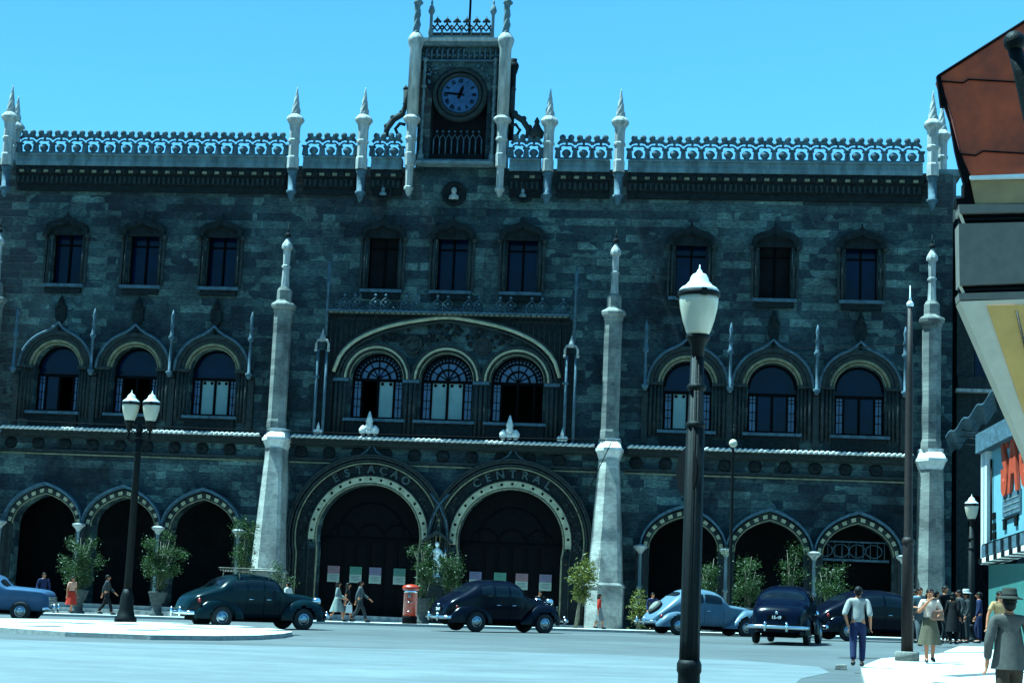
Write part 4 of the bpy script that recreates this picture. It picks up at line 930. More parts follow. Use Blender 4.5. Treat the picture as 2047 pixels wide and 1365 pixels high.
for X, kx, lab in PO:
    u = (X+.27)*(1+.48/YF); t = thing('poster', lab, 'poster', (u, YF+.45, 1.5), 0, 'posters on the portal doors')
    m = MB(); m.box(-.27, .27, -.012, .012, .0, .36); m.build('lower_half', M['paper'], t)
    m = MB(); m.box(-.27, .27, -.012, .012, .362, .70); m.build('upper_half', M['poster '+kx], t)
    m = MB()
    for z, w_ in ((.62, .2), (.52, .15), (.28, .2), (.22, .17), (.16, .2), (.1, .12)): m.box(-w_, w_, -.016, -.0125, z, z+.02)
    m.build('print_lines', M['paper'] if False else M['blue'], t)
stt = thing('statue', 'small white statue of a standing figure with raised arms in the niche between the portals', 'statue', (XC, YF-.4, 1.9))
m = MB()
m.lathe([(.2, 0), (.2, .06)], (0, 0, 0), 10)
m.tube([(-.08, 0, .05), (-.09, -.03, .4), (-.06, 0, .75)], [.06, .07, .10], 8); m.tube([(.08, 0, .05), (.10, -.03, .4), (.06, 0, .75)], [.06, .07, .10], 8)
m.lathe([(.20, .42), (.19, .6), (.15, .8), (.13, .88), (.17, 1.08), (.16, 1.18), (.06, 1.24), (.05, 1.30)], (0, 0, 0), 10, 1, .7)
m.ball((0, -.02, 1.40), .095, 10, sz=1.2)
m.tube([(-.17, 0, 1.14), (-.27, -.05, .92), (-.33, -.12, 1.12)], [.06, .05, .035], 7); m.tube([(.17, 0, 1.14), (.28, -.05, .88), (.40, -.12, 1.02)], [.06, .05, .035], 7)
m.build('figure', M['white'], stt)
m = MB(); m.tube([(.36, -.14, .78), (.42, -.14, 1.3)], .018, 5); m.build('sword', M['hub'], stt)
# small block lying on the road
p = gp(1680, 1338)
b = MB(); b.hexa([(-.12, -.08, 0), (.13, -.09, 0), (.12, .09, 0), (-.11, .08, 0)], [(-.11, -.07, .10), (.12, -.07, .11), (.10, .08, .12), (-.1, .07, .10)]); o = b.build('stone_block', M['conc'], bevel=.012); o.location = p
tag(o, 'loose grey-brown stone block lying on the road left of the man in the pale shirt', 'stone block')
# ================================================================== buildings on the right
nb = thing('corner_building', 'dark neighbouring building with a tall window and pale sill right of the station', 'building', (10.3, 76.5, 0))
m = MB(); holes_ = [rect(.75, 2.3, 11.6, 15.2), rect(3.3, 4.9, 11.6, 15.2), rect(.5, 2.6, 0, 6.4)]
lo = [rect(0, 12, -1, 19.6)]+holes_; tri = tessellate_polygon([[Vector((x, z, 0)) for x, z in l] for l in lo]); fl = [q for l in lo for q in l]
m.add([(x, 0, z) for x, z in fl], [tuple(t) for t in tri])
for h in holes_: m.add([(x, 0, z) for x, z in h]+[(x, .4, z) for x, z in h], [(i, (i+1) % 4, 4+(i+1) % 4, 4+i) for i in range(4)])
m.box(0, .3, .01, 10, -1, 19.6); m.box(0.3, 12, 9.7, 10, -1, 19.6); m.box(.3, 12, .01, 9.7, 19.2, 19.58); m.build('wall', M['mould'], nb)
m = MB(); m.box(.3, 12, .42, .46, -.9, 19.1); m.build('interior', M['black'], nb)
m = MB(); m.box(-.1, 3.0, -.5, -.003, 10.9, 11.05); m.m = 1; m.box(0, 2.9, -.3, -.004, 11.06, 11.6); m.build('sill', [M['clean'], M['mould']], nb)
for x in (.75, 3.3):
    m = MB(); m.m = 0
    for q in (0, .75, 1.5): m.box(x+q, x+q+.06, .2, .27, 11.6, 15.2)
    m.box(x, x+1.55, .2, .265, 14.1, 14.2); wf = m.build('window', M['ink'], nb)
    m = MB(); m.box(x, x+1.55, .30, .32, 11.6, 15.2); m.build('pane', M['glass'], wf)
m = MB(); m.box(0, 12, -.35, -.003, 18.9, 19.3); m.box(-.25, 12, -.5, -.004, 19.302, 19.7); m.build('cornice', M['mid'], nb)
m = MB(); m.tube([(1.55+.5*cos(t), -.05, 2.9+.5*sin(t)) for t in [2*pi*i/20 for i in range(21)]], .04, 5)
for i in range(6): t = pi*i/6; m.tube([(1.55+.5*cos(t), -.05, 2.9+.5*sin(t)), (1.55-.5*cos(t), -.05, 2.9-.5*sin(t))], .02, 4)
for x in (.55, 1.2, 1.9, 2.55): m.tube([(x, .05, -.3), (x, .05, 6.3)], .03, 4)
m.build('iron_grille', M['iron'], nb)
# wavy canopy
a = at(1890, 872, 72); b_ = at(1985, 782, 69.0)
aw = thing('wavy_canopy', 'grey corrugated wavy awning sloping up beside the station corner', 'awning', (a.x, 72, a.z))
m = MB(); n = 40; vs = []; dx = b_.x-a.x; dz_ = b_.z-a.z
for j, (yo, zo) in enumerate(((0, 0), (0, -.05))):
    for i in range(n+1):
        s_ = i/n; wv = .13*sin(s_*2*pi*3.4)
        for e in (0, 1): vs.append((dx*s_+.12*wv+(e*.5), -3.0*s_+e*2.2, dz_*s_+wv*.8+zo-e*.55))
fs = [(2*i, 2*i+1, 2*i+3, 2*i+2) for i in range(n)]+[(2*(n+1)+2*i, 2*(n+1)+2*i+2, 2*(n+1)+2*i+3, 2*(n+1)+2*i+1) for i in range(n)]+[(2*i, 2*i+2, 2*(n+1)+2*i+2, 2*(n+1)+2*i) for i in range(n)]
m.add(vs, fs); m.build('canopy_sheet', M['blue'], aw)
m = MB()
for q in (.15, .45, .75): m.tube([(dx*.4, -.2+q, dz_*.45-.3-q*.8), (dx*1.5, -1.5+q, dz_*.38-.5-q*.8)], .025, 5)
m.build('tie_rods', M['hub'], aw)
# billboard hoarding running towards the viewer
B0 = gy(1979, 50); dv = ray(900, 1150); dv = -Vector((dv.x, dv.y, 0)).normalized()      # along the board, coming nearer
rzb = atan2(dv.y, dv.x)
zt0, zb0 = at(1971, 868, 50).z, at(1975, 1128, 50).z
hd = thing('billboard_hoarding', 'sky-blue billboard with red raised lettering above a green hoarding wall', 'billboard', (at(1973, 1000, 50).x, 50, 0), rzb)
# local x runs along the board towards the viewer; visible face is local -y ... choose by side of camera
side = -1 if (Matrix.Rotation(rzb, 3, 'Z')@Vector((0, -1, 0))).dot(CAM-Vector((B0.x, 50, 1))) > 0 else 1
M['skyblue'] = mat('pale_blue_sign_paint', (0.1120, 0.2520, 0.2940), .5, .08, 3)
M['teal'] = mat('green_hoarding_paint', (0.0245, 0.1050, 0.0910), .6, .15, 2)
M['signred'] = mat('red_letter_enamel', (.36, .045, .02), .4, .2, 5)
gz = B0.z+.11; LB = 4.6
f = lambda y0, y1: (min(side*y0, side*y1), max(side*y0, side*y1))
m = MB(); y0, y1 = f(-.25, .0); m.box(.05, LB, y0, y1, zb0+.55, zt0-.55); m.build('board', M['skyblue'], hd)
m = MB(); y0, y1 = f(-.3, .14); m.box(-.12, .12, y0, y1, zb0, zt0-.1); m.box(.2, .42, y0, y1-.05, zb0+.5, zt0-.5); m.build('frame_post', M['cap'], hd)
m = MB(); y0, y1 = f(-.3, .30); m.hexa([(-.12, y0, zt0-.55), (LB, y0, zt0-.55), (LB, y1-.2 if side > 0 else y1, zt0-.55), (-.12, y1-.2 if side > 0 else y1, zt0-.55)], [(-.12, y0, zt0), (LB, y0, zt0), (LB, y1, zt0), (-.12, y1, zt0)]); m.build('top_moulding', M['blue'], hd)
m = MB(); y0, y1 = f(-.3, .16); m.box(.05, LB, y0, y1, zb0+.14, zb0+.55); m.m = 1
for i in range(7): a0 = .12+i*.66; yy = f(.16, .2); m.box(a0, a0+.36, yy[0], yy[1], zb0+.18, zb0+.5)
m.build('lower_frieze', [M['iron'], M['blue']], hd)
m = MB(); y0, y1 = f(-.3, .26); x = .05; i = 0
while x < LB-.2: m.m = i % 2; m.box(x, x+.33, y0, y1, zb0, zb0+.137); x += .332; i += 1
m.build('checkered_strip', [M['iron'], M['white']], hd)
def sign_word(word, x0, size, zc, xs, mt, name, ext, yoff):
    x = x0
    for ch in word:
        vs, fs = text_mesh(ch, size, ext, xs, align='LEFT', bold=.035*size)
        wd = max(v[0] for v in vs)
        s_ = MB(); s_.add([(x+(v[0]), side*(yoff+v[2]), zc+v[1]) for v in vs], fs); x += wd+.10*size*xs; s_.build(name, mt, hd)
    return x
# seen from the square the board reads left to right along local +x
sign_word('SAG', 1.52, 2.55, (zt0+zb0)/2+.72, .43, M['signred'], 'letter', .04, .06)
m = MB(); y0, y1 = f(.0, .04); m.box(1.5, 3.0, y0, y1, zb0+1.15, zb0+1.75); m.m = 1
for z in (1.27, 1.42, 1.57): yy = f(.041, .05); m.box(1.6, 2.9, yy[0], yy[1], zb0+z, zb0+z+.05)
m.build('price_panel', [M['blue'], M['mid']], hd)
m = MB(); yy = f(.002, .05)
for q in (1.55, 2.5): m.box(q, q+.22, yy[0], yy[1], zb0+.8, zb0+1.05)
m.box(1.5, 2.8, yy[0], yy[1], zb0+1.05, zb0+1.1)
m.build('panel_support', M['iron'], hd); m = MB(); m.tube([(.55, side*.05, zb0+.62), (.55, side*.05, zb0+2.9)], .035, 5)
for z in (.75, 1.0, 1.3): m.box(.53, .53+.42-.1*z, yy[0], yy[1], zb0+z-.1, zb0+z+.08)
m.build('neon_tube', M['iron'], hd)
m = MB(); y0, y1 = f(-.3, -.02); m.box(.1, LB, y0, y1, gz-.3, zb0-.003); m.build('hoarding_wall', M['teal'], hd)
for o in kids(hd):                       # the painted board climbs slightly towards the viewer
    if o.name.split('.')[0] not in ('hoarding_wall', 'frame_post'):
        for v in o.data.vertices: v.co.z += .08*v.co.x
# large projecting sign near the viewer
SY = 20.0
M['rustred'] = mat('rust_red_sheet_metal', (.27, .031, .0035), .6, .45, 2.2, bump=.1)
M['olive'] = mat('olive_painted_panel', (.20, .12, .05), .6, .2, 3)
M['greypan'] = mat('grey_painted_panel', (.10, .085, .07), .7, .15, 6)
M['creamp'] = mat('cream_painted_panel', (.50, .36, .25), .6, .08, 4)
M['yellowp'] = mat('yellow_painted_panel', (.55, .25, .06), .6, .1, 4)
ps = thing('projecting_sign', 'large projecting shop sign of rust-red, grey, cream and yellow panels hanging at upper right', 'shop sign', tuple(at(1920, 410, SY)))
o0 = Vector(ps.location)
def SP(pts): return [((at(x, y, SY)-o0).x, (at(x, y, SY)-o0).z) for x, y in pts]
m = MB(); m.prism(SP([(1876, 153), (2120, -2), (2120, 354), (1938, 357), (1920, 300), (1905, 235)]), 0, .3)
red_ = m.build('rust_panel', M['rustred'], ps)
m = MB()
for pts_ in ([(1876, 163), (1925, 167), (1936, 160), (2120, 170)], [(1912, 308), (1950, 312), (1965, 303), (2120, 312)]):
    q = SP(pts_); m.tube([(x, -.012, z) for x, z in q], .010, 5)
m.build('seam', M['ink'], red_)
m = MB(); q = SP([(1876, 153), (2120, -2)]); m.tube([(q[0][0], -.01, q[0][1]), (q[1][0], -.01, q[1][1])], .02, 5)
m.prism(SP([(1872, 153), (1879, 150), (1899, 237), (1916, 300), (1942, 358), (1928, 375), (1915, 330), (1908, 300), (1898, 240), (1890, 215), (1880, 214)]), -.03, .06); m.build('edge_trim', M['ink'], red_)
m = MB(); m.prism(SP([(1937, 355), (2120, 348), (2120, 356), (1938, 361)]), -.08, .3); m.build('white_trim', M['cap'], ps)
m = MB(); m.prism(SP([(1940, 362), (2120, 357), (2120, 404), (1950, 409)]), 0, .3); m.m = 1; m.prism(SP([(1928, 362), (1939.5, 362), (1950, 409), (1914, 409), (1912, 396), (1928, 394)]), .03, .28); m.build('olive_panel', [M['olive'], M['ink']], ps)
for a0, a1, b0, b1 in ((409.5, 427, 408, 423), (448, 571, 443, 563), (587, 600, 581, 597)):
    m = MB(); m.prism(SP([(1916, a0), (2120, b0), (2120, b1), (1918, a1)]), -.02, .3); m.build('grey_panel', M['greypan'], ps)
for a0, a1, b0, b1 in ((427, 448, 423, 443), (571, 587, 563, 581)):
    m = MB(); m.prism(SP([(1922, a0), (2120, b0), (2120, b1), (1927, a1)]), .06, .28); m.build('louvre', M['ink'], ps)
    m = MB(); mid1 = (a0+a1)/2; mid2 = (b0+b1)/2; m.prism(SP([(1926, mid1-1.6), (2120, mid2-1.6), (2120, mid2+1.6), (1927, mid1+1.6)]), .035, .058); m.build('louvre_bar', M['iron'], ps)
    m = MB(); m.prism(SP([(1917, a0+.5), (1922, a0+.5), (1930, a1-.5), (1925, a1-.5)]), 0, .05); m.build('louvre_end', M['creamp'], ps)
m = MB(); m.prism(SP([(1918, 603), (2120, 596), (2120, 1105), (2050, 905)]), -.02, .3); m.build('cream_panel', M['creamp'], ps)
m = MB(); m.prism(SP([(1972, 612), (2120, 608), (2120, 1040)]), -.035, -.021); m.build('yellow_panel', M['yellowp'], ps)
m = MB(); q = SP([(2031, 623), (2050, 705), (2085, 830)]); m.tube([(x, -.045, z) for x, z in q], .012, 5); m.build('brown_line', M['rust'], ps)
SYB = 12.0
q = at(2028, 84, SYB); q2 = at(2060, 215, SYB); q3 = at(2140, 560, SYB)
t = thing('ball_finial_post', 'black post with a shiny ball top in front of the projecting sign', 'post', tuple(q))
m = MB(); m.ball((0, 0, 0), .078, 20); m.build('ball', M['iron'], t)
d1, d2 = q2-q, q3-q
m = MB(); m.tube([(0, 0, -.05), (d1.x*.5, 0, d1.z*.5), tuple(d1), tuple(d2)], [.05, .06, .068, .075], 14); m.build('post', M['iron'], t)
# ================================================================== cars
def paint(name, c, rough=.22):
    return mat(name, c, rough, .12, 4, spec=.06, coat=.13)
M['p_teal'] = paint('dark_teal_car_paint', (.0012, .008, .011)); M['p_black'] = paint('black_car_paint', (.001, .002, .006)); M['p_navy'] = paint('navy_car_paint', (.0006, .0018, .007))
M['p_grey'] = paint('grey_blue_car_paint', (0.0620, 0.1054, 0.1426), .35); M['p_sky'] = paint('light_blue_car_paint', (0.0310, 0.0682, 0.1240), .3)
M['tail'] = mat('red_tail_lamp', (.25, .01, .01), .2, .1, 5)
def car(name, label, loc, heading, S, paintm, group, plate=None, z=None):
    t = thing(name, label, 'car', (loc.x, loc.y, ground(loc.x, loc.y) if z is None else z), radians(heading), group)
    x0, x1 = S['top'][0][0], S['top'][-1][0]; e = S.get('e', .66)
    def P(x, th, off=0):      # th 0 at belt .. 90 roof centre ; negative = below the belt
        w_ = crv(S['w'], x); zb = crv(S['belt'], x); zt = max(crv(S['top'], x), zb+.01)
        if th < 0: s_ = -th/90; zz = zb+(S['sill']-zb)*s_; y = w_*(1-.10*s_**2+.03*sin(pi*s_))
        else: a = radians(th); y = w_*max(0, cos(a))**e; zz = zb+(zt-zb)*sin(a)**e
        return Vector((x, y, zz))
    def PO(x, th, off):
        p = P(x, th); h_ = .02; a = P(min(x+h_, x1-.001), th)-P(max(x-h_, x0+.001), th); b_ = P(x, min(th+2, 90))-P(x, max(th-2, -90))
        n_ = a.cross(b_); 
        if n_.length < 1e-6: return p
        n_.normalize()
        if n_.y < -.001 or (abs(n_.y) <= .001 and n_.z < 0): n_ = -n_
        return p+n_*off
    ths = [-90, -70, -50, -30, -12, 0, 5, 11, 18, 26, 34, 43, 52, 62, 72, 81, 90]; NX = 54
    m = MB(); vs = []; fs = []; K = 2*len(ths)-1
    for i in range(NX+1):
        s_ = i/NX; x = x0+(x1-x0)*(.5-.5*cos(pi*s_))*.4+(x1-x0)*s_*.6
        L_ = [P(x, th) for th in ths]
        vs += L_+[Vector((p.x, -p.y, p.z)) for p in L_[-2::-1]]
    for i in range(NX):
        for j in range(K-1): fs.append((i*K+j, i*K+j+1, (i+1)*K+j+1, (i+1)*K+j))
        fs.append((i*K+K-1, i*K, (i+1)*K, (i+1)*K+K-1))
    fs.append(tuple(range(K-1, -1, -1))); fs.append(tuple(NX*K+j for j in range(K)))
    m.add(vs, fs, True); body = m.build('body', paintm, t)
    def patch(xa, xb, ta, tb, side, nm, mt, off=.006, par=None, nx=8, nt=6, rnd_=.0):
        m = MB(); vs = []
        for i in range(nx+1):
            for j in range(nt+1):
                u, v_ = i/nx, j/nt; x = xa+(xb-xa)*u; th = ta+(tb-ta)*v_
                if rnd_: cx_ = (u-.5)*2; th = ta+(tb-ta)*(.5+(v_-.5)*(1-rnd_*cx_**4))
                p = PO(x, th, off); vs.append((p.x, side*p.y, p.z))
        m.add(vs, [(i*(nt+1)+j, i*(nt+1)+j+1, (i+1)*(nt+1)+j+1, (i+1)*(nt+1)+j) for i in range(nx) for j in range(nt)], True)
        return m.build(nm, mt, par or t)
    def patch_mid(xa, xb, ta, nm, mt, off=.006, split=False, rnd_=.0):
        nx, nt = 6, 12; outs = []
        for rng in (((-1, 1),) if not split else ((-1, -.05), (.05, 1))):
            m = MB(); vs = []
            for i in range(nx+1):
                for j in range(nt+1):
                    x = xa+(xb-xa)*i/nx; c_ = rng[0]+(rng[1]-rng[0])*j/nt; tt = ta
                    if rnd_: tt = ta+(90-ta)*rnd_*abs((i/nx-.5)*2)**3
                    th = 90-(90-tt)*abs(c_); p = PO(x, th, off); vs.append((p.x, p.y if c_ >= 0 else -p.y, p.z))
            m.add(vs, [(i*(nt+1)+j, i*(nt+1)+j+1, (i+1)*(nt+1)+j+1, (i+1)*(nt+1)+j) for i in range(nx) for j in range(nt)], True)
            outs.append(m.build(nm, mt, t))
        return outs
    for side in (1, -1):
        for xa, xb in S['win']: patch(xa, xb, S.get('wt', (7, 40))[0], S.get('wt', (7, 40))[1], side, 'side_window', M['carglass'], rnd_=.12)
        for xa, xb in S['doors']:
            for xq in (xa, xb): m = MB(); m.tube([(lambda p: (p.x, side*p.y, p.z))(PO(xq, th, .001)) for th in (-80, -60, -40, -20, 0)], .006, 4); m.build('door_seam', M['ink'], t)
            p = PO(xa+.14, -14, .02); m = MB(); m.tube([(p.x-.07, side*p.y, p.z), (p.x+.07, side*(p.y+.015), p.z)], .014, 6); m.build('door_handle', M['chrome'], t)
    patch_mid(*S['rearwin'], 'rear_window', M['carglass'], split=S.get('splitrear', False), rnd_=.45)
    patch_mid(*S['screen'], 'windscreen', M['carglass'], split=True, rnd_=.15)
    # fenders
    wr = S['wr']; zc = wr
    def fender(pts_, y_in, wd, xw, side, nm):
        m = MB(); xa, xb = pts_[0][0], pts_[-1][0]; n, q = 40, 10; vs = []
        for i in range(n+1):
            x = xa+(xb-xa)*i/n; zt = crv(pts_, x); u = i/n; wl_ = wd*(max(0, 1-(2*u-1)**4))**.5
            for j in range(q+1):
                a = pi/2*j/q; vs.append((x, side*(y_in+wl_*cos(a)**.7), .30+(zt-.30)*sin(a)**.62))
            vs.append((x, side*(y_in-.25), zt-.01))
        fs = []
        for i in range(n):
            for j in range(q+1):
                c_ = [vs[k_] for k_ in (i*(q+2)+j, (i+1)*(q+2)+j+1)]; cx_ = (c_[0][0]+c_[1][0])/2; cz_ = (c_[0][2]+c_[1][2])/2
                if hypot(cx_-xw, cz_-zc) < wr+.06 and j < q-2: continue
                fs.append((i*(q+2)+j, i*(q+2)+j+1, (i+1)*(q+2)+j+1, (i+1)*(q+2)+j))
        m.add(vs, fs, True); m.build(nm, paintm, t)
    for side in (1, -1):
        if S.get('ff'): fender(S['ff'], S['fy'], S['fw'], S['xf'], side, 'front_fender')
        if S.get('rf'): fender(S['rf'], S['ry'], S['rw'], S['xr'], side, 'rear_fender')
    for xw, yw in ((S['xf'], S['tf']), (S['xr'], S['tr'])):
        for side in (1, -1):
            m = MB(); m.lathe([(wr*.55, -.07), (wr*.92, -.085), (wr, -.05), (wr, .05), (wr*.92, .085), (wr*.6, .075), (wr*.55, .03)], (xw, side*yw, wr), 28, ax='y'); wh = m.build('wheel', M['tyre'], t)
            m = MB(); m.lathe([(wr*.56, side*.06), (wr*.52, side*.08), (wr*.40, side*.065), (wr*.36, side*.09), (wr*.22, side*.115), (.01, side*.12)], (xw, side*yw, wr), 20, ax='y'); m.build('hubcap', M['hub'], wh)
    m = MB(); m.box(x0+.35, x1-.4, -.5, .5, .22, S['sill']+.03); m.build('chassis', M['ink'], t)
    for q, bx in ((-1, S['rb']), (1, S['fb'])):
        wv = S.get('bw', .80); m = MB(); zz = S.get('bz', .46)
        m.tube([(bx-q*.22, -wv, zz), (bx-q*.06, -wv*.85, zz), (bx, -wv*.4, zz), (bx, wv*.4, zz), (bx-q*.06, wv*.85, zz), (bx-q*.22, wv, zz)], S.get('br', .06), 8)
        for y in (-.32, .32): m.lathe([(.02, zz-.13), (.04, zz-.1), (.045, zz+.08), (.02, zz+.15)], (bx+q*.05, y, 0), 8)
        m.build('bumper', M['chrome'], t)
    for side in (1, -1):
        if S.get('hl'):
            m = MB(); hx, hy, hz = S['hl']; m.lathe([(.10, -.2), (.12, -.05), (.12, .0), (.10, .03), (.02, .05)], (hx, side*hy, hz), 14, ax='x'); m.build('headlight', M['chrome'], t)
        tx, ty_, tz = S['tl']; m = MB(); m.ball((tx, side*ty_, tz), .055, 8, sz=1.3); m.build('tail_light', M['tail'], t)
    if S.get('grille'):
        gx, gz0, gz1, gw = S['grille']; m = MB()
        for i in range(7): z_ = gz0+(gz1-gz0)*i/6; m.box(gx-.04, gx+.02, -gw, gw, z_-.012, z_+.012)
        m.build('grille', M['chrome'], t)
    if plate:
        px_, pz_ = S['plate']; pl = MB(); pl.box(px_-.02, px_, -.27, .27, pz_-.065, pz_+.065); po_ = pl.build('number_plate', M['ink'], t)
        vs, fs = text_mesh(plate, .125, .004, 1.0, bold=.004); m = MB(); m.add([(px_-.0225-zz, -x, pz_+y) for x, y, zz in vs], fs); m.build('plate_lettering', M['white'], po_)
        m = MB(); m.lathe([(.05, 0), (.05, .06), (.02, .09)], (px_, 0, pz_+.1), 8); m.build('plate_lamp', M['chrome'], t)
    return t, P, PO
OLD = dict(top=[(-2.3, .62), (-2.22, .86), (-2.0, 1.04), (-1.6, 1.2), (-1.32, 1.32), (-1.1, 1.5), (-.75, 1.63), (-.2, 1.68), (.35, 1.63), (.62, 1.52), (.86, 1.24), (.95, 1.16), (1.4, 1.12), (2.0, 1.05), (2.2, .98), (2.28, .7)],
           belt=[(-2.3, .58), (-2.0, .88), (-1.3, 1.0), (.6, 1.02), (1.0, .98), (1.9, .86), (2.2, .75), (2.28, .6)],
           w=[(-2.3, .45), (-2.1, .60), (-1.5, .74), (-.7, .80), (.4, .79), (.9, .66), (1.6, .48), (2.2, .33), (2.28, .26)], sill=.36, win=[(-.98, -.52), (-.46, .06), (.12, .60)], doors=[(-.5, .08), (.1, .66)], rearwin=(-1.33, -1.0, 58), screen=(.66, .88, 34), splitrear=False,
           wr=.345, xf=1.5, xr=-1.28, tf=.70, tr=.72, ff=[(.72, .5), (.9, .72), (1.2, .90), (1.6, .97), (2.0, .90), (2.25, .72), (2.36, .5)], fy=.50, fw=.34, rf=[(-2.12, .45), (-1.95, .70), (-1.65, .88), (-1.3, .93), (-.9, .84), (-.6, .62), (-.45, .42)], ry=.60, rw=.27,
           rb=-2.42, fb=2.48, tl=(-2.0, .66, .84), hl=(2.08, .58, .92), plate=(-2.31, .76), grille=(2.28, .5, .92, .22))
def spec(**k): d = dict(OLD); d.update(k); return d
grp = 'saloon cars driving past the station'
# dark teal saloon with roof rack
gp1 = gy(497, 52.3)
t, P_, PO_ = car('saloon_car', 'dark teal saloon car with a wooden roof rack, left of the red pillar box', gp1, 41, spec(rearwin=(-1.36, -1.02, 52)), M['p_teal'], grp)
m = MB()
for y in (-.5, -.3, -.1, .1, .3, .5): m.box(-.85, .45, y-.035, y+.035, 1.76, 1.79)
for x in (-.7, -.2, .3): m.box(x-.03, x+.03, -.58, .58, 1.725, 1.757)
for q in (-.56, .56):
    for x in (-.7, .3): m.tube([(x, q, 1.74), (x, q*1.1, 1.5)], .018, 5)
    m.tube([(-.88, q, 1.84), (.48, q, 1.84)], .018, 5)
m.build('roof_rack', M['bark'], t)
# black saloon
t, P_, PO_ = car('saloon_car', 'black saloon car with a chrome bumper passing the right-hand horseshoe portal', gy(990, 58.2), 36,
    spec(top=[(-2.2, .6), (-2.1, .95), (-1.9, 1.12), (-1.6, 1.28), (-1.3, 1.46), (-.95, 1.66), (-.5, 1.74), (.1, 1.74), (.45, 1.68), (.70, 1.52), (.9, 1.26), (.98, 1.2), (1.5, 1.16), (2.0, 1.08), (2.15, .95), (2.2, .7)], rearwin=(-1.55, -1.2, 56), screen=(.68, .9, 34), rb=-2.34, tl=(-1.85, .66, .8), xr=-1.15,
         ff=[(.55, .42), (.8, .60), (1.05, .84), (1.4, 1.0), (1.7, 1.0), (1.98, .84), (2.15, .62), (2.2, .42)], hl=(1.92, .40, 1.08), plate=(-2.2, .72)), M['p_black'], grp, plate='22-47')
# blue car from behind
t, P_, PO_ = car('saloon_car', 'dark blue saloon car seen from behind with a number plate and wide chrome bumper', gy(1574, 53.6), 79.5,
    spec(w=[(-2.3, .55), (-2.15, .70), (-1.7, .80), (-.7, .85), (.4, .82), (.9, .7), (1.6, .5), (2.2, .35), (2.28, .28)], ry=.66, rw=.28, tr=.76, tf=.74, bw=.92, br=.062, rearwin=(-1.34, -1.06, 44), rb=-2.40, plate=(-2.33, .80), bz=.52,
         top=[(-2.3, .66), (-2.22, .98), (-2.0, 1.16), (-1.6, 1.26), (-1.36, 1.34), (-1.12, 1.55), (-.75, 1.7), (-.2, 1.76), (.35, 1.70), (.62, 1.58), (.86, 1.28), (.95, 1.18), (1.4, 1.12), (2.0, 1.05), (2.2, .98), (2.28, .7)]), M['p_navy'], grp, plate='15-49')
# long black car
t, P_, PO_ = car('saloon_car', 'long black saloon car behind the man in the pale shirt', gy(1752, 61.5), 24,
    spec(top=[(-2.6, .6), (-2.45, .9), (-2.2, 1.12), (-1.8, 1.34), (-1.4, 1.56), (-.9, 1.72), (-.2, 1.78), (.5, 1.72), (.85, 1.55), (1.08, 1.24), (1.15, 1.16), (1.7, 1.1), (2.3, 1.02), (2.45, .9), (2.5, .7)], belt=[(-2.6, .56), (-2.2, .86), (-1.3, 1.02), (.8, 1.04), (1.2, 1.0), (2.1, .86), (2.45, .72), (2.5, .6)],
         w=[(-2.6, .5), (-2.3, .66), (-1.6, .80), (-.7, .86), (.6, .84), (1.1, .7), (1.8, .5), (2.4, .34), (2.5, .28)], win=[(-1.5, -1.0), (-.94, -.2), (-.12, .70)], doors=[(-.9, -.18), (-.1, .8)], rearwin=(-1.78, -1.42, 56), screen=(.86, 1.09, 34), xf=1.75, xr=-1.5, rb=-2.7, fb=2.7,
         ff=[(.9, .42), (1.2, .7), (1.5, .92), (1.85, .99), (2.2, .9), (2.5, .65), (2.58, .42)], rf=[(-2.4, .45), (-2.2, .72), (-1.9, .90), (-1.5, .95), (-1.05, .84), (-.7, .6), (-.55, .42)], tl=(-2.25, .7, .86), hl=(2.3, .6, .94), plate=(-2.6, .74), grille=(2.5, .5, .9, .22)), M['p_black'], grp)
# grey-blue car with spare wheel
t, P_, PO_ = car('saloon_car', 'grey-blue car with a spare wheel on its back, half hidden by the large lamp post', gy(1404, 64.6), 27,
    spec(top=[(-2.35, .5), (-2.2, .70), (-1.9, .96), (-1.5, 1.30), (-1.2, 1.52), (-.85, 1.66), (-.3, 1.70), (.2, 1.64), (.5, 1.50), (.72, 1.26), (.8, 1.17), (1.3, 1.12), (1.9, 1.0), (2.2, .92), (2.3, .7)], belt=[(-2.35, .46), (-2.0, .68), (-1.3, .96), (.5, 1.02), (1.0, .98), (1.9, .84), (2.2, .74), (2.3, .6)],
         w=[(-2.35, .42), (-2.1, .56), (-1.5, .70), (-.7, .76), (.4, .75), (.9, .62), (1.6, .46), (2.2, .3), (2.3, .24)], win=[(-.85, -.35), (-.28, .42)], doors=[(-.3, .5)], rearwin=(-1.36, -1.12, 60), screen=(.52, .73, 34), rb=-2.5, fb=2.5, xr=-1.35, xf=1.45,
         ff=[(.55, .35), (.85, .50), (1.15, .78), (1.5, .98), (1.85, .98), (2.1, .8), (2.25, .55), (2.3, .35)], rf=[(-2.2, .38), (-2.0, .60), (-1.7, .80), (-1.35, .88), (-1.0, .8), (-.7, .56), (-.5, .38)], tl=(-1.98, .62, .66), hl=(2.0, .52, .98), plate=(-2.3, .5)), M['p_grey'], grp)
m = MB(); prof = [(.17, -.05), (.27, -.075), (.31, -.05), (.31, .05), (.27, .075), (.17, .06)]
c_ = Vector((-1.97, 0, .98)); nrm = Vector((-.72, 0, .69)); mm = nrm.to_track_quat('Z', 'Y').to_matrix()
m.lathe(prof, (0, 0, 0), 24); m.v = [tuple(c_+mm@Vector(v)) for v in m.v]; sw = m.build('spare_wheel', M['tyre'], t)
m = MB(); m.lathe([(.23, .05), (.20, .10), (.08, .12), (.01, .125)], (0, 0, 0), 20); m.v = [tuple(c_+mm@Vector(v)) for v in m.v]; m.build('hubcap', M['conc'], sw)
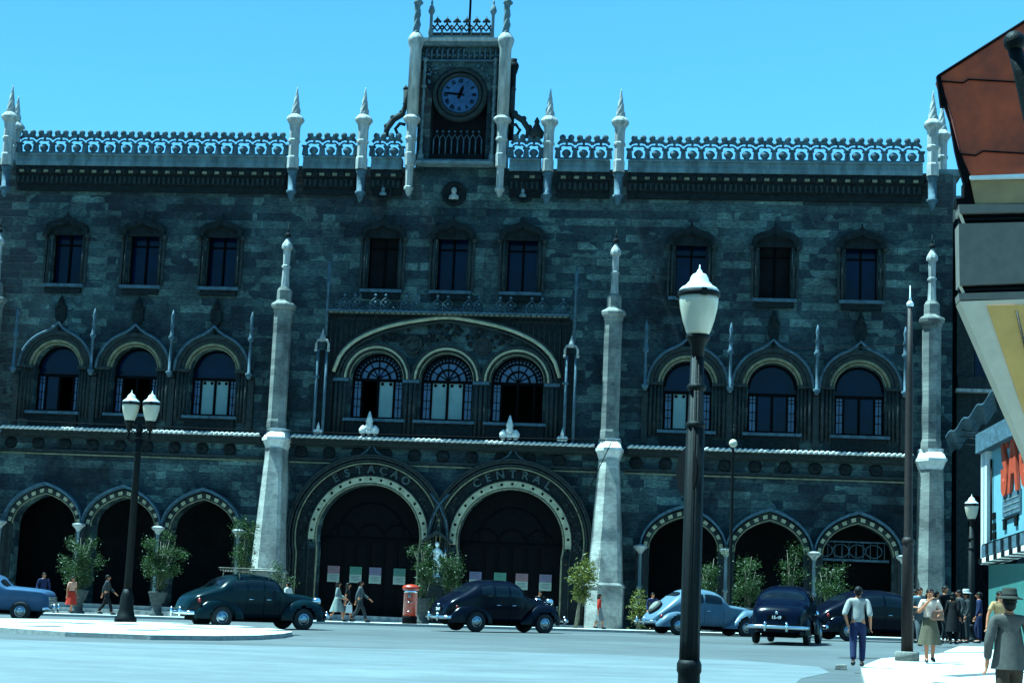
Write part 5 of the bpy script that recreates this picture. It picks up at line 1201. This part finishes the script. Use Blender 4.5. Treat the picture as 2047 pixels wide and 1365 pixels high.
# light blue pontoon car at the left edge
car('saloon_car', 'light blue modern car with flush wings, cut off by the left edge of the photo', gy(-36, 54.3), 9,
    spec(top=[(-2.2, .7), (-2.1, .98), (-1.5, 1.06), (-1.2, 1.1), (-.9, 1.35), (-.6, 1.48), (0, 1.52), (.45, 1.46), (.7, 1.32), (.95, 1.12), (1.3, 1.1), (1.9, 1.05), (2.15, .98), (2.26, .72)], belt=[(-2.2, .62), (-2.1, .88), (.9, .98), (2.0, .94), (2.2, .84), (2.26, .6)],
         w=[(-2.2, .70), (-2.0, .82), (-1, .86), (.8, .86), (2.0, .80), (2.2, .70), (2.26, .62)], e=.62, win=[(-.85, -.2), (-.12, .55)], doors=[(-.2, .62)], rearwin=(-1.12, -.86, 52), screen=(.68, .92, 34), ff=None, rf=None, xf=1.42, xr=-1.3, tf=.80, tr=.80, wr=.33, rb=-2.28, fb=2.34, tl=(-2.15, .7, .8), hl=(2.14, .6, .78), plate=(-2.22, .6), grille=(2.26, .5, .8, .5), bz=.44), M['p_sky'], grp)
# ================================================================== people
def cloth(name, c, var=.2): return mat(name, c, .9, var, 14, spec=.15, bump=.15)
SK = mat('skin', (.33, .11, .05), .55, .12, 14, spec=.3); HAIR = mat('dark_hair', (.004, .0035, .003), .6, .4, 30, spec=.12); SHOE = mat('dark_shoe_leather', (0.0124, 0.0093, 0.0081), .45, .3, 12)
CL = {n: cloth(n.replace(' ', '_')+'_cloth', c) for n, c in {'pale shirt': (.23, .215, .20), 'navy': (0.0112, 0.0161, 0.0465), 'white blouse': (.44, .31, .25), 'olive skirt': (.075, .06, .038), 'grey jacket': (.055, .05, .045), 'brown': (0.0310, 0.0198, 0.0136), 'blue shirt': (0.0868, 0.1364, 0.1612),
     'black': (0.0050, 0.0050, 0.0062), 'pale dress': (0.1488, 0.1674, 0.1550), 'dark grey': (0.0217, 0.0248, 0.0260), 'red': (.32, .022, .012), 'grey skirt': (0.1240, 0.1240, 0.1178), 'beige': (.30, .17, .08), 'pink blouse': (.42, .19, .13), 'felt': (0.0217, 0.0217, 0.0174), 'mid grey': (0.0527, 0.0620, 0.0651), 'white': (0.3100, 0.3100, 0.2976)}.items()}
LEATH = mat('brown_leather', (0.1364, 0.0527, 0.0279), .5, .3, 9)
def skin_mesh(name, V, E, root=0, lv=2):
    me = bpy.data.meshes.new(name); me.from_pydata([v[0] for v in V], E, []); o = bpy.data.objects.new(name, me); col.objects.link(o)
    sk_ = o.modifiers.new('s', 'SKIN'); sk_.use_smooth_shade = True; ss = o.modifiers.new('u', 'SUBSURF'); ss.levels = lv; ss.render_levels = lv
    for i, v in enumerate(V):
        d = me.skin_vertices[0].data[i]; r = v[1]; d.radius = (r, r) if not isinstance(r, tuple) else r; d.use_root = (i == root)
    bpy.context.view_layer.update()
    dg = bpy.context.evaluated_depsgraph_get(); nm = bpy.data.meshes.new_from_object(o.evaluated_get(dg)); bpy.data.objects.remove(o); bpy.data.meshes.remove(me)
    nm.polygons.foreach_set('use_smooth', [True]*len(nm.polygons)); return nm
def link_mesh(name, nm, mt, parent):
    nm.name = name; nm.materials.clear(); nm.materials.append(mt); o = bpy.data.objects.new(name, nm); col.objects.link(o); o.parent = parent; return o
def person(label, p, h, face, top, bottom, kind='trousers', sleeve='long', hat=None, hair='short', pose='walk', arms=None, coat=0, fem=False, dz=.1, group=None, step=.25, hairm=None, detail=2):
    """face: degrees, heading the person looks to (0 = +X, 90 = away from the camera)"""
    s = h/1.7; t = thing('person', label, 'person', (p.x, p.y, ground(p.x, p.y)+dz), radians(face+90), group)
    # local axes: facing -Y
    A = lambda x, y, z: Vector((x, y, z))*s
    sh = .165 if fem else .19; hp = .095
    st_ = step if pose == 'walk' else .02
    kn = [A(-hp, -.10-st_*.3, .49), A(hp, .02, .48)]; an = [A(-hp*.9, -st_*.95, .085), A(hp*.9, st_*1.05, .12 if pose == 'walk' else .085)]
    toe = [an[0]+A(-.02, -.17, -.045), an[1]+A(.02, -.16, -.07 if pose == 'walk' else -.045)]
    if pose == 'walk': kn[1] = A(hp, .02+st_*.25, .47)
    el = [A(-sh-.055, .06, 1.13), A(sh+.055, .02, 1.13)]; wr_ = [A(-sh-.06, -.06+.12*(pose == 'walk'), .88), A(sh+.06, -.10, .88)]
    if arms:
        for i in (0, 1):
            if arms[i]: el[i], wr_[i] = A(*arms[i][0]), A(*arms[i][1])
    V = [(A(0, 0, .93), (.122*s, .092*s)), (A(0, .01, 1.10), (.125*s, .095*s)), (A(0, 0, 1.28), (.145*s, .10*s)), (A(0, .005, 1.40), (.11*s, .075*s)), (A(0, -.005, 1.475), .052*s), (A(0, -.025, 1.535), (.066*s, .07*s)), (A(0, -.02, 1.61), (.078*s, .092*s)), (A(0, -.01, 1.675), (.055*s, .065*s))]
    E = [(0, 1), (1, 2), (2, 3), (3, 4), (4, 5), (5, 6), (6, 7)]
    for i in (0, 1):
        q = -1 if i == 0 else 1; b = len(V)
        V += [(A(q*hp, 0, .86), .092*s), (kn[i], .058*s), (an[i], .040*s), (an[i]*.4+toe[i]*.6+A(0, 0, .01), (.04*s, .034*s)), (toe[i], (.036*s, .024*s))]
        E += [(0, b), (b, b+1), (b+1, b+2), (b+2, b+3), (b+3, b+4)]
        b = len(V); V += [(A(q*sh, .0, 1.40), .058*s), (el[i], .043*s), (wr_[i], .028*s)]; E += [(3, b), (b, b+1), (b+1, b+2)]
        d = (wr_[i]-el[i]).normalized(); fw = A(0, -1, 0).normalized(); sd_ = d.cross(fw).normalized() if d.cross(fw).length > .1 else A(1, 0, 0).normalized()
        pm_ = len(V); V.append((wr_[i]+d*.075*s, (.034*s, .02*s))); E.append((b+2, pm_))
        for f_, (o_, ln) in enumerate(((-.030, .075), (-.010, .088), (.010, .082), (.029, .066))):
            k0 = len(V); bend = fw*(.022*s); V += [(wr_[i]+d*.105*s+fw*o_*s*1.0, .0095*s), (wr_[i]+d*(.105*s+ln*.5*s)+fw*o_*s+sd_*(.012*s*-q), .009*s), (wr_[i]+d*(.105*s+ln*.92*s)+fw*o_*s+sd_*(.038*s*-q), .0075*s)]; E += [(pm_, k0), (k0, k0+1), (k0+1, k0+2)]
        k0 = len(V); V += [(wr_[i]+d*.05*s+fw*.04*s, .0115*s), (wr_[i]+d*.09*s+fw*.058*s, .009*s)]; E += [(pm_, k0), (k0, k0+1)]
    nm = skin_mesh('body', V, E, 0, 1 if detail < 2 else 2)
    # face features, joined into the one body mesh
    bm = bmesh.new(); bm.from_mesh(nm)
    def add_ball(c, r, sc, mi):
        r_ = bmesh.ops.create_uvsphere(bm, u_segments=8, v_segments=6, radius=r*s, matrix=Matrix.Translation(A(*c))@Matrix.Diagonal((*sc, 1)))
        for v in r_['verts']:
            for f_ in v.link_faces: f_.material_index = mi; f_.smooth = True
    add_ball((0, -.115, 1.585), .016, (.8, 1.2, 1.5), 0)
    for q in (-1, 1): add_ball((q*.078, -.005, 1.595), .024, (.45, .9, 1.3), 0); add_ball((q*.03, -.098, 1.615), .012, (1.3, .6, .7), 1); add_ball((q*.03, -.10, 1.638), .013, (1.6, .5, .4), 1)
    add_ball((0, -.095, 1.545), .016, (1.6, .5, .45), 2)
    bm.to_mesh(nm); bm.free()
    body = link_mesh('body', nm, SK, t); nm.materials.append(HAIR); nm.materials.append(CL['red'])
    # garments grown over the same skeleton
    g = .014*s
    tv = [(A(0, 0, .985 if fem else .90), (.150*s+g*1.3, .116*s+g*1.3)), (V[1][0], (V[1][1][0]+g*1.6, V[1][1][1]+g*1.6)), (V[2][0], (V[2][1][0]+g, V[2][1][1]+g)), (V[3][0], (V[3][1][0]+g, V[3][1][1]+g)), (V[4][0]-A(0, 0, .035), .062*s)]
    te = [(0, 1), (1, 2), (2, 3), (3, 4)]
    for i in (0, 1):
        q = -1 if i == 0 else 1; b = len(tv); tv += [(A(q*sh, 0, 1.40), .058*s+g*1.1)]; te += [(3, b)]
        if sleeve == 'long': tv += [(el[i], .05*s+g), (wr_[i]-(wr_[i]-el[i]).normalized()*.02, .036*s+g)]; te += [(b, b+1), (b+1, b+2)]
        elif sleeve == 'rolled': tv += [(el[i], .052*s+g), (el[i].lerp(wr_[i], .18), .05*s+g)]; te += [(b, b+1), (b+1, b+2)]
        else: tv += [(A(q*sh, 0, 1.385).lerp(el[i], .75), .056*s+g)]; te += [(b, b+1)]
    link_mesh('jacket' if coat else ('blouse' if fem else 'shirt'), skin_mesh('shirt', tv, te, 0, 2), CL[top], t)
    def skirt(nm_, z0, z1, w0, w1, d0, d1, mt, folds=9, y1=0):
        m = MB(); n = 36; vs = []
        for k_ in range(9):
            u = k_/8; z_ = z1+(z0-z1)*u
            for i in range(n):
                a = 2*pi*i/n; f_ = 1+.05*u*cos(folds*a); vs.append(A((w1+(w0-w1)*u)*cos(a)*f_, (d1+(d0-d1)*u)*sin(a)*f_+y1*u, z_))
        m.add(vs, [(k_*n+i, k_*n+(i+1) % n, (k_+1)*n+(i+1) % n, (k_+1)*n+i) for k_ in range(8) for i in range(n)]+[tuple(range(n))], True); m.build(nm_, mt, t)
    if coat: skirt('jacket_skirt', .78 if coat == 1 else .42, 1.30, (.225 if coat == 1 else .25), .140, (.175 if coat == 1 else .2), .095, CL[top], 4)
    if kind == 'skirt': skirt('skirt', .42, 1.04, (.27), .150, .215+st_*.3, .122, CL[bottom], 8)
    else:
        pv = [(A(0, 0, .915), (.138*s+g, .108*s+g)), (A(0, 0, 1.04), (.138*s+g*.7, .105*s+g*.7))]; pe = [(0, 1)]
        for i in (0, 1):
            q = -1 if i == 0 else 1; b = len(pv); pv += [(A(q*hp*.9, 0, .80), .092*s+g), (kn[i], .068*s+g), (an[i]+A(0, .01, .03), .055*s+g)]; pe += [(0, b), (b, b+1), (b+1, b+2)]
        link_mesh('trousers', skin_mesh('trousers', pv, pe, 0, 2), CL[bottom], t)
    for i in (0, 1):
        m = MB(); a_, b_ = an[i], toe[i]; m.tube([a_+A(0, .05, -.03), a_+A(0, 0, -.025), a_.lerp(b_, .6), b_+A(0, -.02, 0)], [.036*s, .05*s, .046*s, .026*s], 8)
        m.build('shoe', SHOE, t)
    m = MB(); n = 16
    def cap(z0, r, yo, zs, cut):
        vs = []
        for k_ in range(9):
            th = pi*k_/8*cut
            for i in range(n): a = 2*pi*i/n; vs.append(A(r*sin(th)*cos(a), yo+r*1.18*sin(th)*sin(a)-(.0), z0+zs*cos(th)))
        m.add(vs, [(k_*n+i, k_*n+(i+1) % n, (k_+1)*n+(i+1) % n, (k_+1)*n+i) for k_ in range(8) for i in range(n)]+[tuple(range(n))], True)
    cap(1.625, .092, .012, .098, .55); m.ball(A(0, .035, 1.58), .078*s, 10)
    if hair == 'long': m.ball(A(0, .05, 1.52), .082*s, 10, sz=1.2, sx=1.15); m.ball(A(-.06, .02, 1.53), .05*s, 8, sz=1.5); m.ball(A(.06, .02, 1.53), .05*s, 8, sz=1.5)
    m.build('hair', hairm or HAIR, t)
    if hat:
        m = MB(); m.lathe([(.10*s, 1.675*s), (.165*s, 1.655*s), (.168*s, 1.665*s), (.11*s, 1.69*s), (.098*s, 1.70*s), (.092*s, 1.775*s), (.08*s, 1.80*s), (.02*s, 1.785*s)], (0, -.005*s, 0), 20, 1, 1.2); m.build('hat', CL[hat], t)
        m = MB(); m.lathe([(.102*s, 1.69*s), (.101*s, 1.72*s)], (0, -.005*s, 0), 20, 1, 1.2); m.build('hat_band', CL['black'], t)
    return t, A
# foreground and right-hand pavement
pA = gp(1714, 1344)
person('man walking away in a pale rolled-sleeve shirt and navy trousers at the kerb', pA, 1.61, 84, 'pale shirt', 'navy', sleeve='rolled', arms=[((-.25, .08, 1.13), (-.26, -.05, .90)), ((.28, .11, 1.13), (.22, .10, .92))], dz=.11, step=.16)
pBm = gp(1858, 1335)
tB, A = person('woman in a white blouse and olive skirt raising her hand to her mouth', pBm, 1.60, -88, 'white blouse', 'olive skirt', 'skirt', 'short', hair='long', fem=True, arms=[((-.27, -.06, 1.14), (-.07, -.20, 1.40)), ((.30, .04, 1.13), (.20, -.17, 1.12))], dz=.11, step=.12)
m = MB(); hb = tB.matrix_world
o_ = Matrix.Translation(tB.location)@Matrix.Rotation(tB.rotation_euler.z, 4, 'Z')
m.hexa([A(.0, -.22, .98), A(.30, -.20, 1.0), (A(.30, -.10, 1.0)), A(.0, -.12, .98)], [A(.04, -.22, 1.2), A(.27, -.20, 1.24), A(.27, -.12, 1.24), A(.04, -.14, 1.2)])
hb_ = m.build('handbag', LEATH, None, bevel=.03); hb_.matrix_world = o_; tag(hb_, 'brown leather handbag clasped under the arm of the woman in the white blouse', 'handbag')
pH = gy(2018, 22.2); zt_ = at(2018, 1174, 22.2).z
person('man in a grey jacket and felt hat walking away at the lower right corner', pH, (zt_-pH.z-.11)/1.80*1.7, 92, 'grey jacket', 'brown', hat='felt', coat=1, pose='walk', step=.12, dz=.11, arms=[((-.265, .05, 1.12), (-.27, -.02, .87)), ((.265, .05, 1.12), (.27, -.03, .87))])
q = gy(1838, 50.5)
person('man in a light blue shirt and grey trousers coming up behind the woman in white', q, 1.66, -75, 'blue shirt', 'mid grey', sleeve='rolled', arms=[((-.28, .0, 1.13), (-.16, -.24, 1.12)), None], dz=.11, step=.2)
G2 = 'group standing in conversation by the right-hand buttress'
for px, Y, h, face, top, bot, kw, lab in (
    (1871, 55, 1.62, 20, 'black', 'black', dict(), 'man in black standing behind the right shoulder of the woman in white'),
    (1889, 56.5, 1.80, -60, 'black', 'dark grey', dict(), 'tallest dark-haired man of the standing group'),
    (1905, 54.5, 1.58, 60, 'black', 'black', dict(coat=2, fem=True, hair='long'), 'figure in a long black coat with its back turned amid the standing group'),
    (1917, 56, 1.68, 200, 'dark grey', 'black', dict(), 'man in dark grey with a sunlit face in the standing group'),
    (1931, 57, 1.64, 190, 'dark grey', 'dark grey', dict(hat='white'), 'man with a white cap at the right end of the standing group'),
    (1829, 56, 1.66, -40, 'dark grey', 'black', dict(), 'dark man seen just right of the tall brown pole'),
    (1957, 57.5, 1.64, 170, 'navy', 'navy', dict(), 'person in navy standing in shadow left of the green hoarding')):
    person(lab, gy(px, Y), h, face, top, bot, dz=.1, group=G2, pose='stand', detail=1, **kw)
q = gy(1999, 40)
tP, A = person('person in a beige top half hidden by the man in the felt hat', q, 1.58, -80, 'beige', 'dark grey', 'trousers', 'short', dz=.11, fem=True, hair='long', arms=[((-.30, -.02, 1.13), (-.36, -.10, .88)), None], pose='stand', detail=1)
# far pavement
G3 = 'pedestrians on the pavement in front of the station'
tD, A = person('woman in a pale dress striding along the kerb', gy(672, 67.2), 1.56, 8, 'pale dress', 'pale dress', 'skirt', 'long', fem=True, hair='long', step=.34, arms=[((-.24, .05, 1.12), (-.18, -.24, .98)), ((.24, -.10, 1.12), (.22, -.32, 1.0))], detail=1, group=G3)
person('woman in black walking beside the woman in the pale dress', gy(692, 68.4), 1.54, 6, 'black', 'black', 'skirt', 'short', fem=True, hair='long', step=.2, detail=1, group=G3)
q = gy(696, 67.6); m = MB(); m.hexa([(-.13, -.05, .35), (.13, -.05, .35), (.13, .05, .35), (-.13, .05, .35)], [(-.11, -.04, .66), (.11, -.04, .66), (.11, .04, .66), (-.11, .04, .66)]); m.tube([(-.08, 0, .66), (0, 0, .8), (.08, 0, .66)], .01, 5)
o_ = m.build('shopping_bag', M['cap'], None, bevel=.02); o_.location = (q.x, q.y, q.z+.1); tag(o_, 'white shopping bag carried between the walking women', 'bag')
person('man in a grey jacket striding right ahead of the women by the left portal', gy(717, 67.2), 1.62, 5, 'mid grey', 'dark grey', step=.32, arms=[((-.25, .10, 1.13), (-.24, .14, .88)), ((.25, -.12, 1.13), (.24, -.36, .96))], detail=1, group=G3)
person('woman in a red top and grey skirt walking past the foot of the sunlit buttress', gy(1196, 67.8), 1.36, 10, 'red', 'grey skirt', 'skirt', 'long', fem=True, hair='long', step=.2, detail=1, group=G3)
person('woman in a pink blouse and red skirt near the left arches', gy(140, 68.6), 1.52, -30, 'pink blouse', 'red', 'skirt', 'short', fem=True, hair='long', step=.15, detail=1, group=G3)
person('man in a dark suit walking left of the twin street lamp', gy(210, 68.0), 1.60, 10, 'dark grey', 'black', step=.3, detail=1, group=G3, arms=[((-.25, .1, 1.13), (-.24, .14, .9)), ((.25, -.1, 1.13), (.24, -.3, .95))])
person('person in dark blue with a sunlit face above the bonnet of the light blue car', gy(82, 67.5), 1.62, -60, 'navy', 'navy', pose='stand', detail=1, group=G3)
person('person in white seen over the bonnet of the dark teal car, left one of two', gy(549, 68.2), 1.40, -90, 'white', 'dark grey', pose='stand', detail=1, group=G3)
person('dark-haired person in white over the bonnet of the teal car, right one of two', gy(572, 67.6), 1.5, 160, 'white', 'dark grey', pose='stand', detail=1, group=G3)
person('person whose face shows just above the bonnet of the black saloon', gy(1077, 67.5), 1.42, -90, 'black', 'black', pose='stand', detail=1, group=G3)
person('person in navy in deep shade beside the flowering bush right of the sunlit buttress', gy(1303, 70.5), 1.5, -80, 'navy', 'navy', pose='stand', detail=1, group=G3)
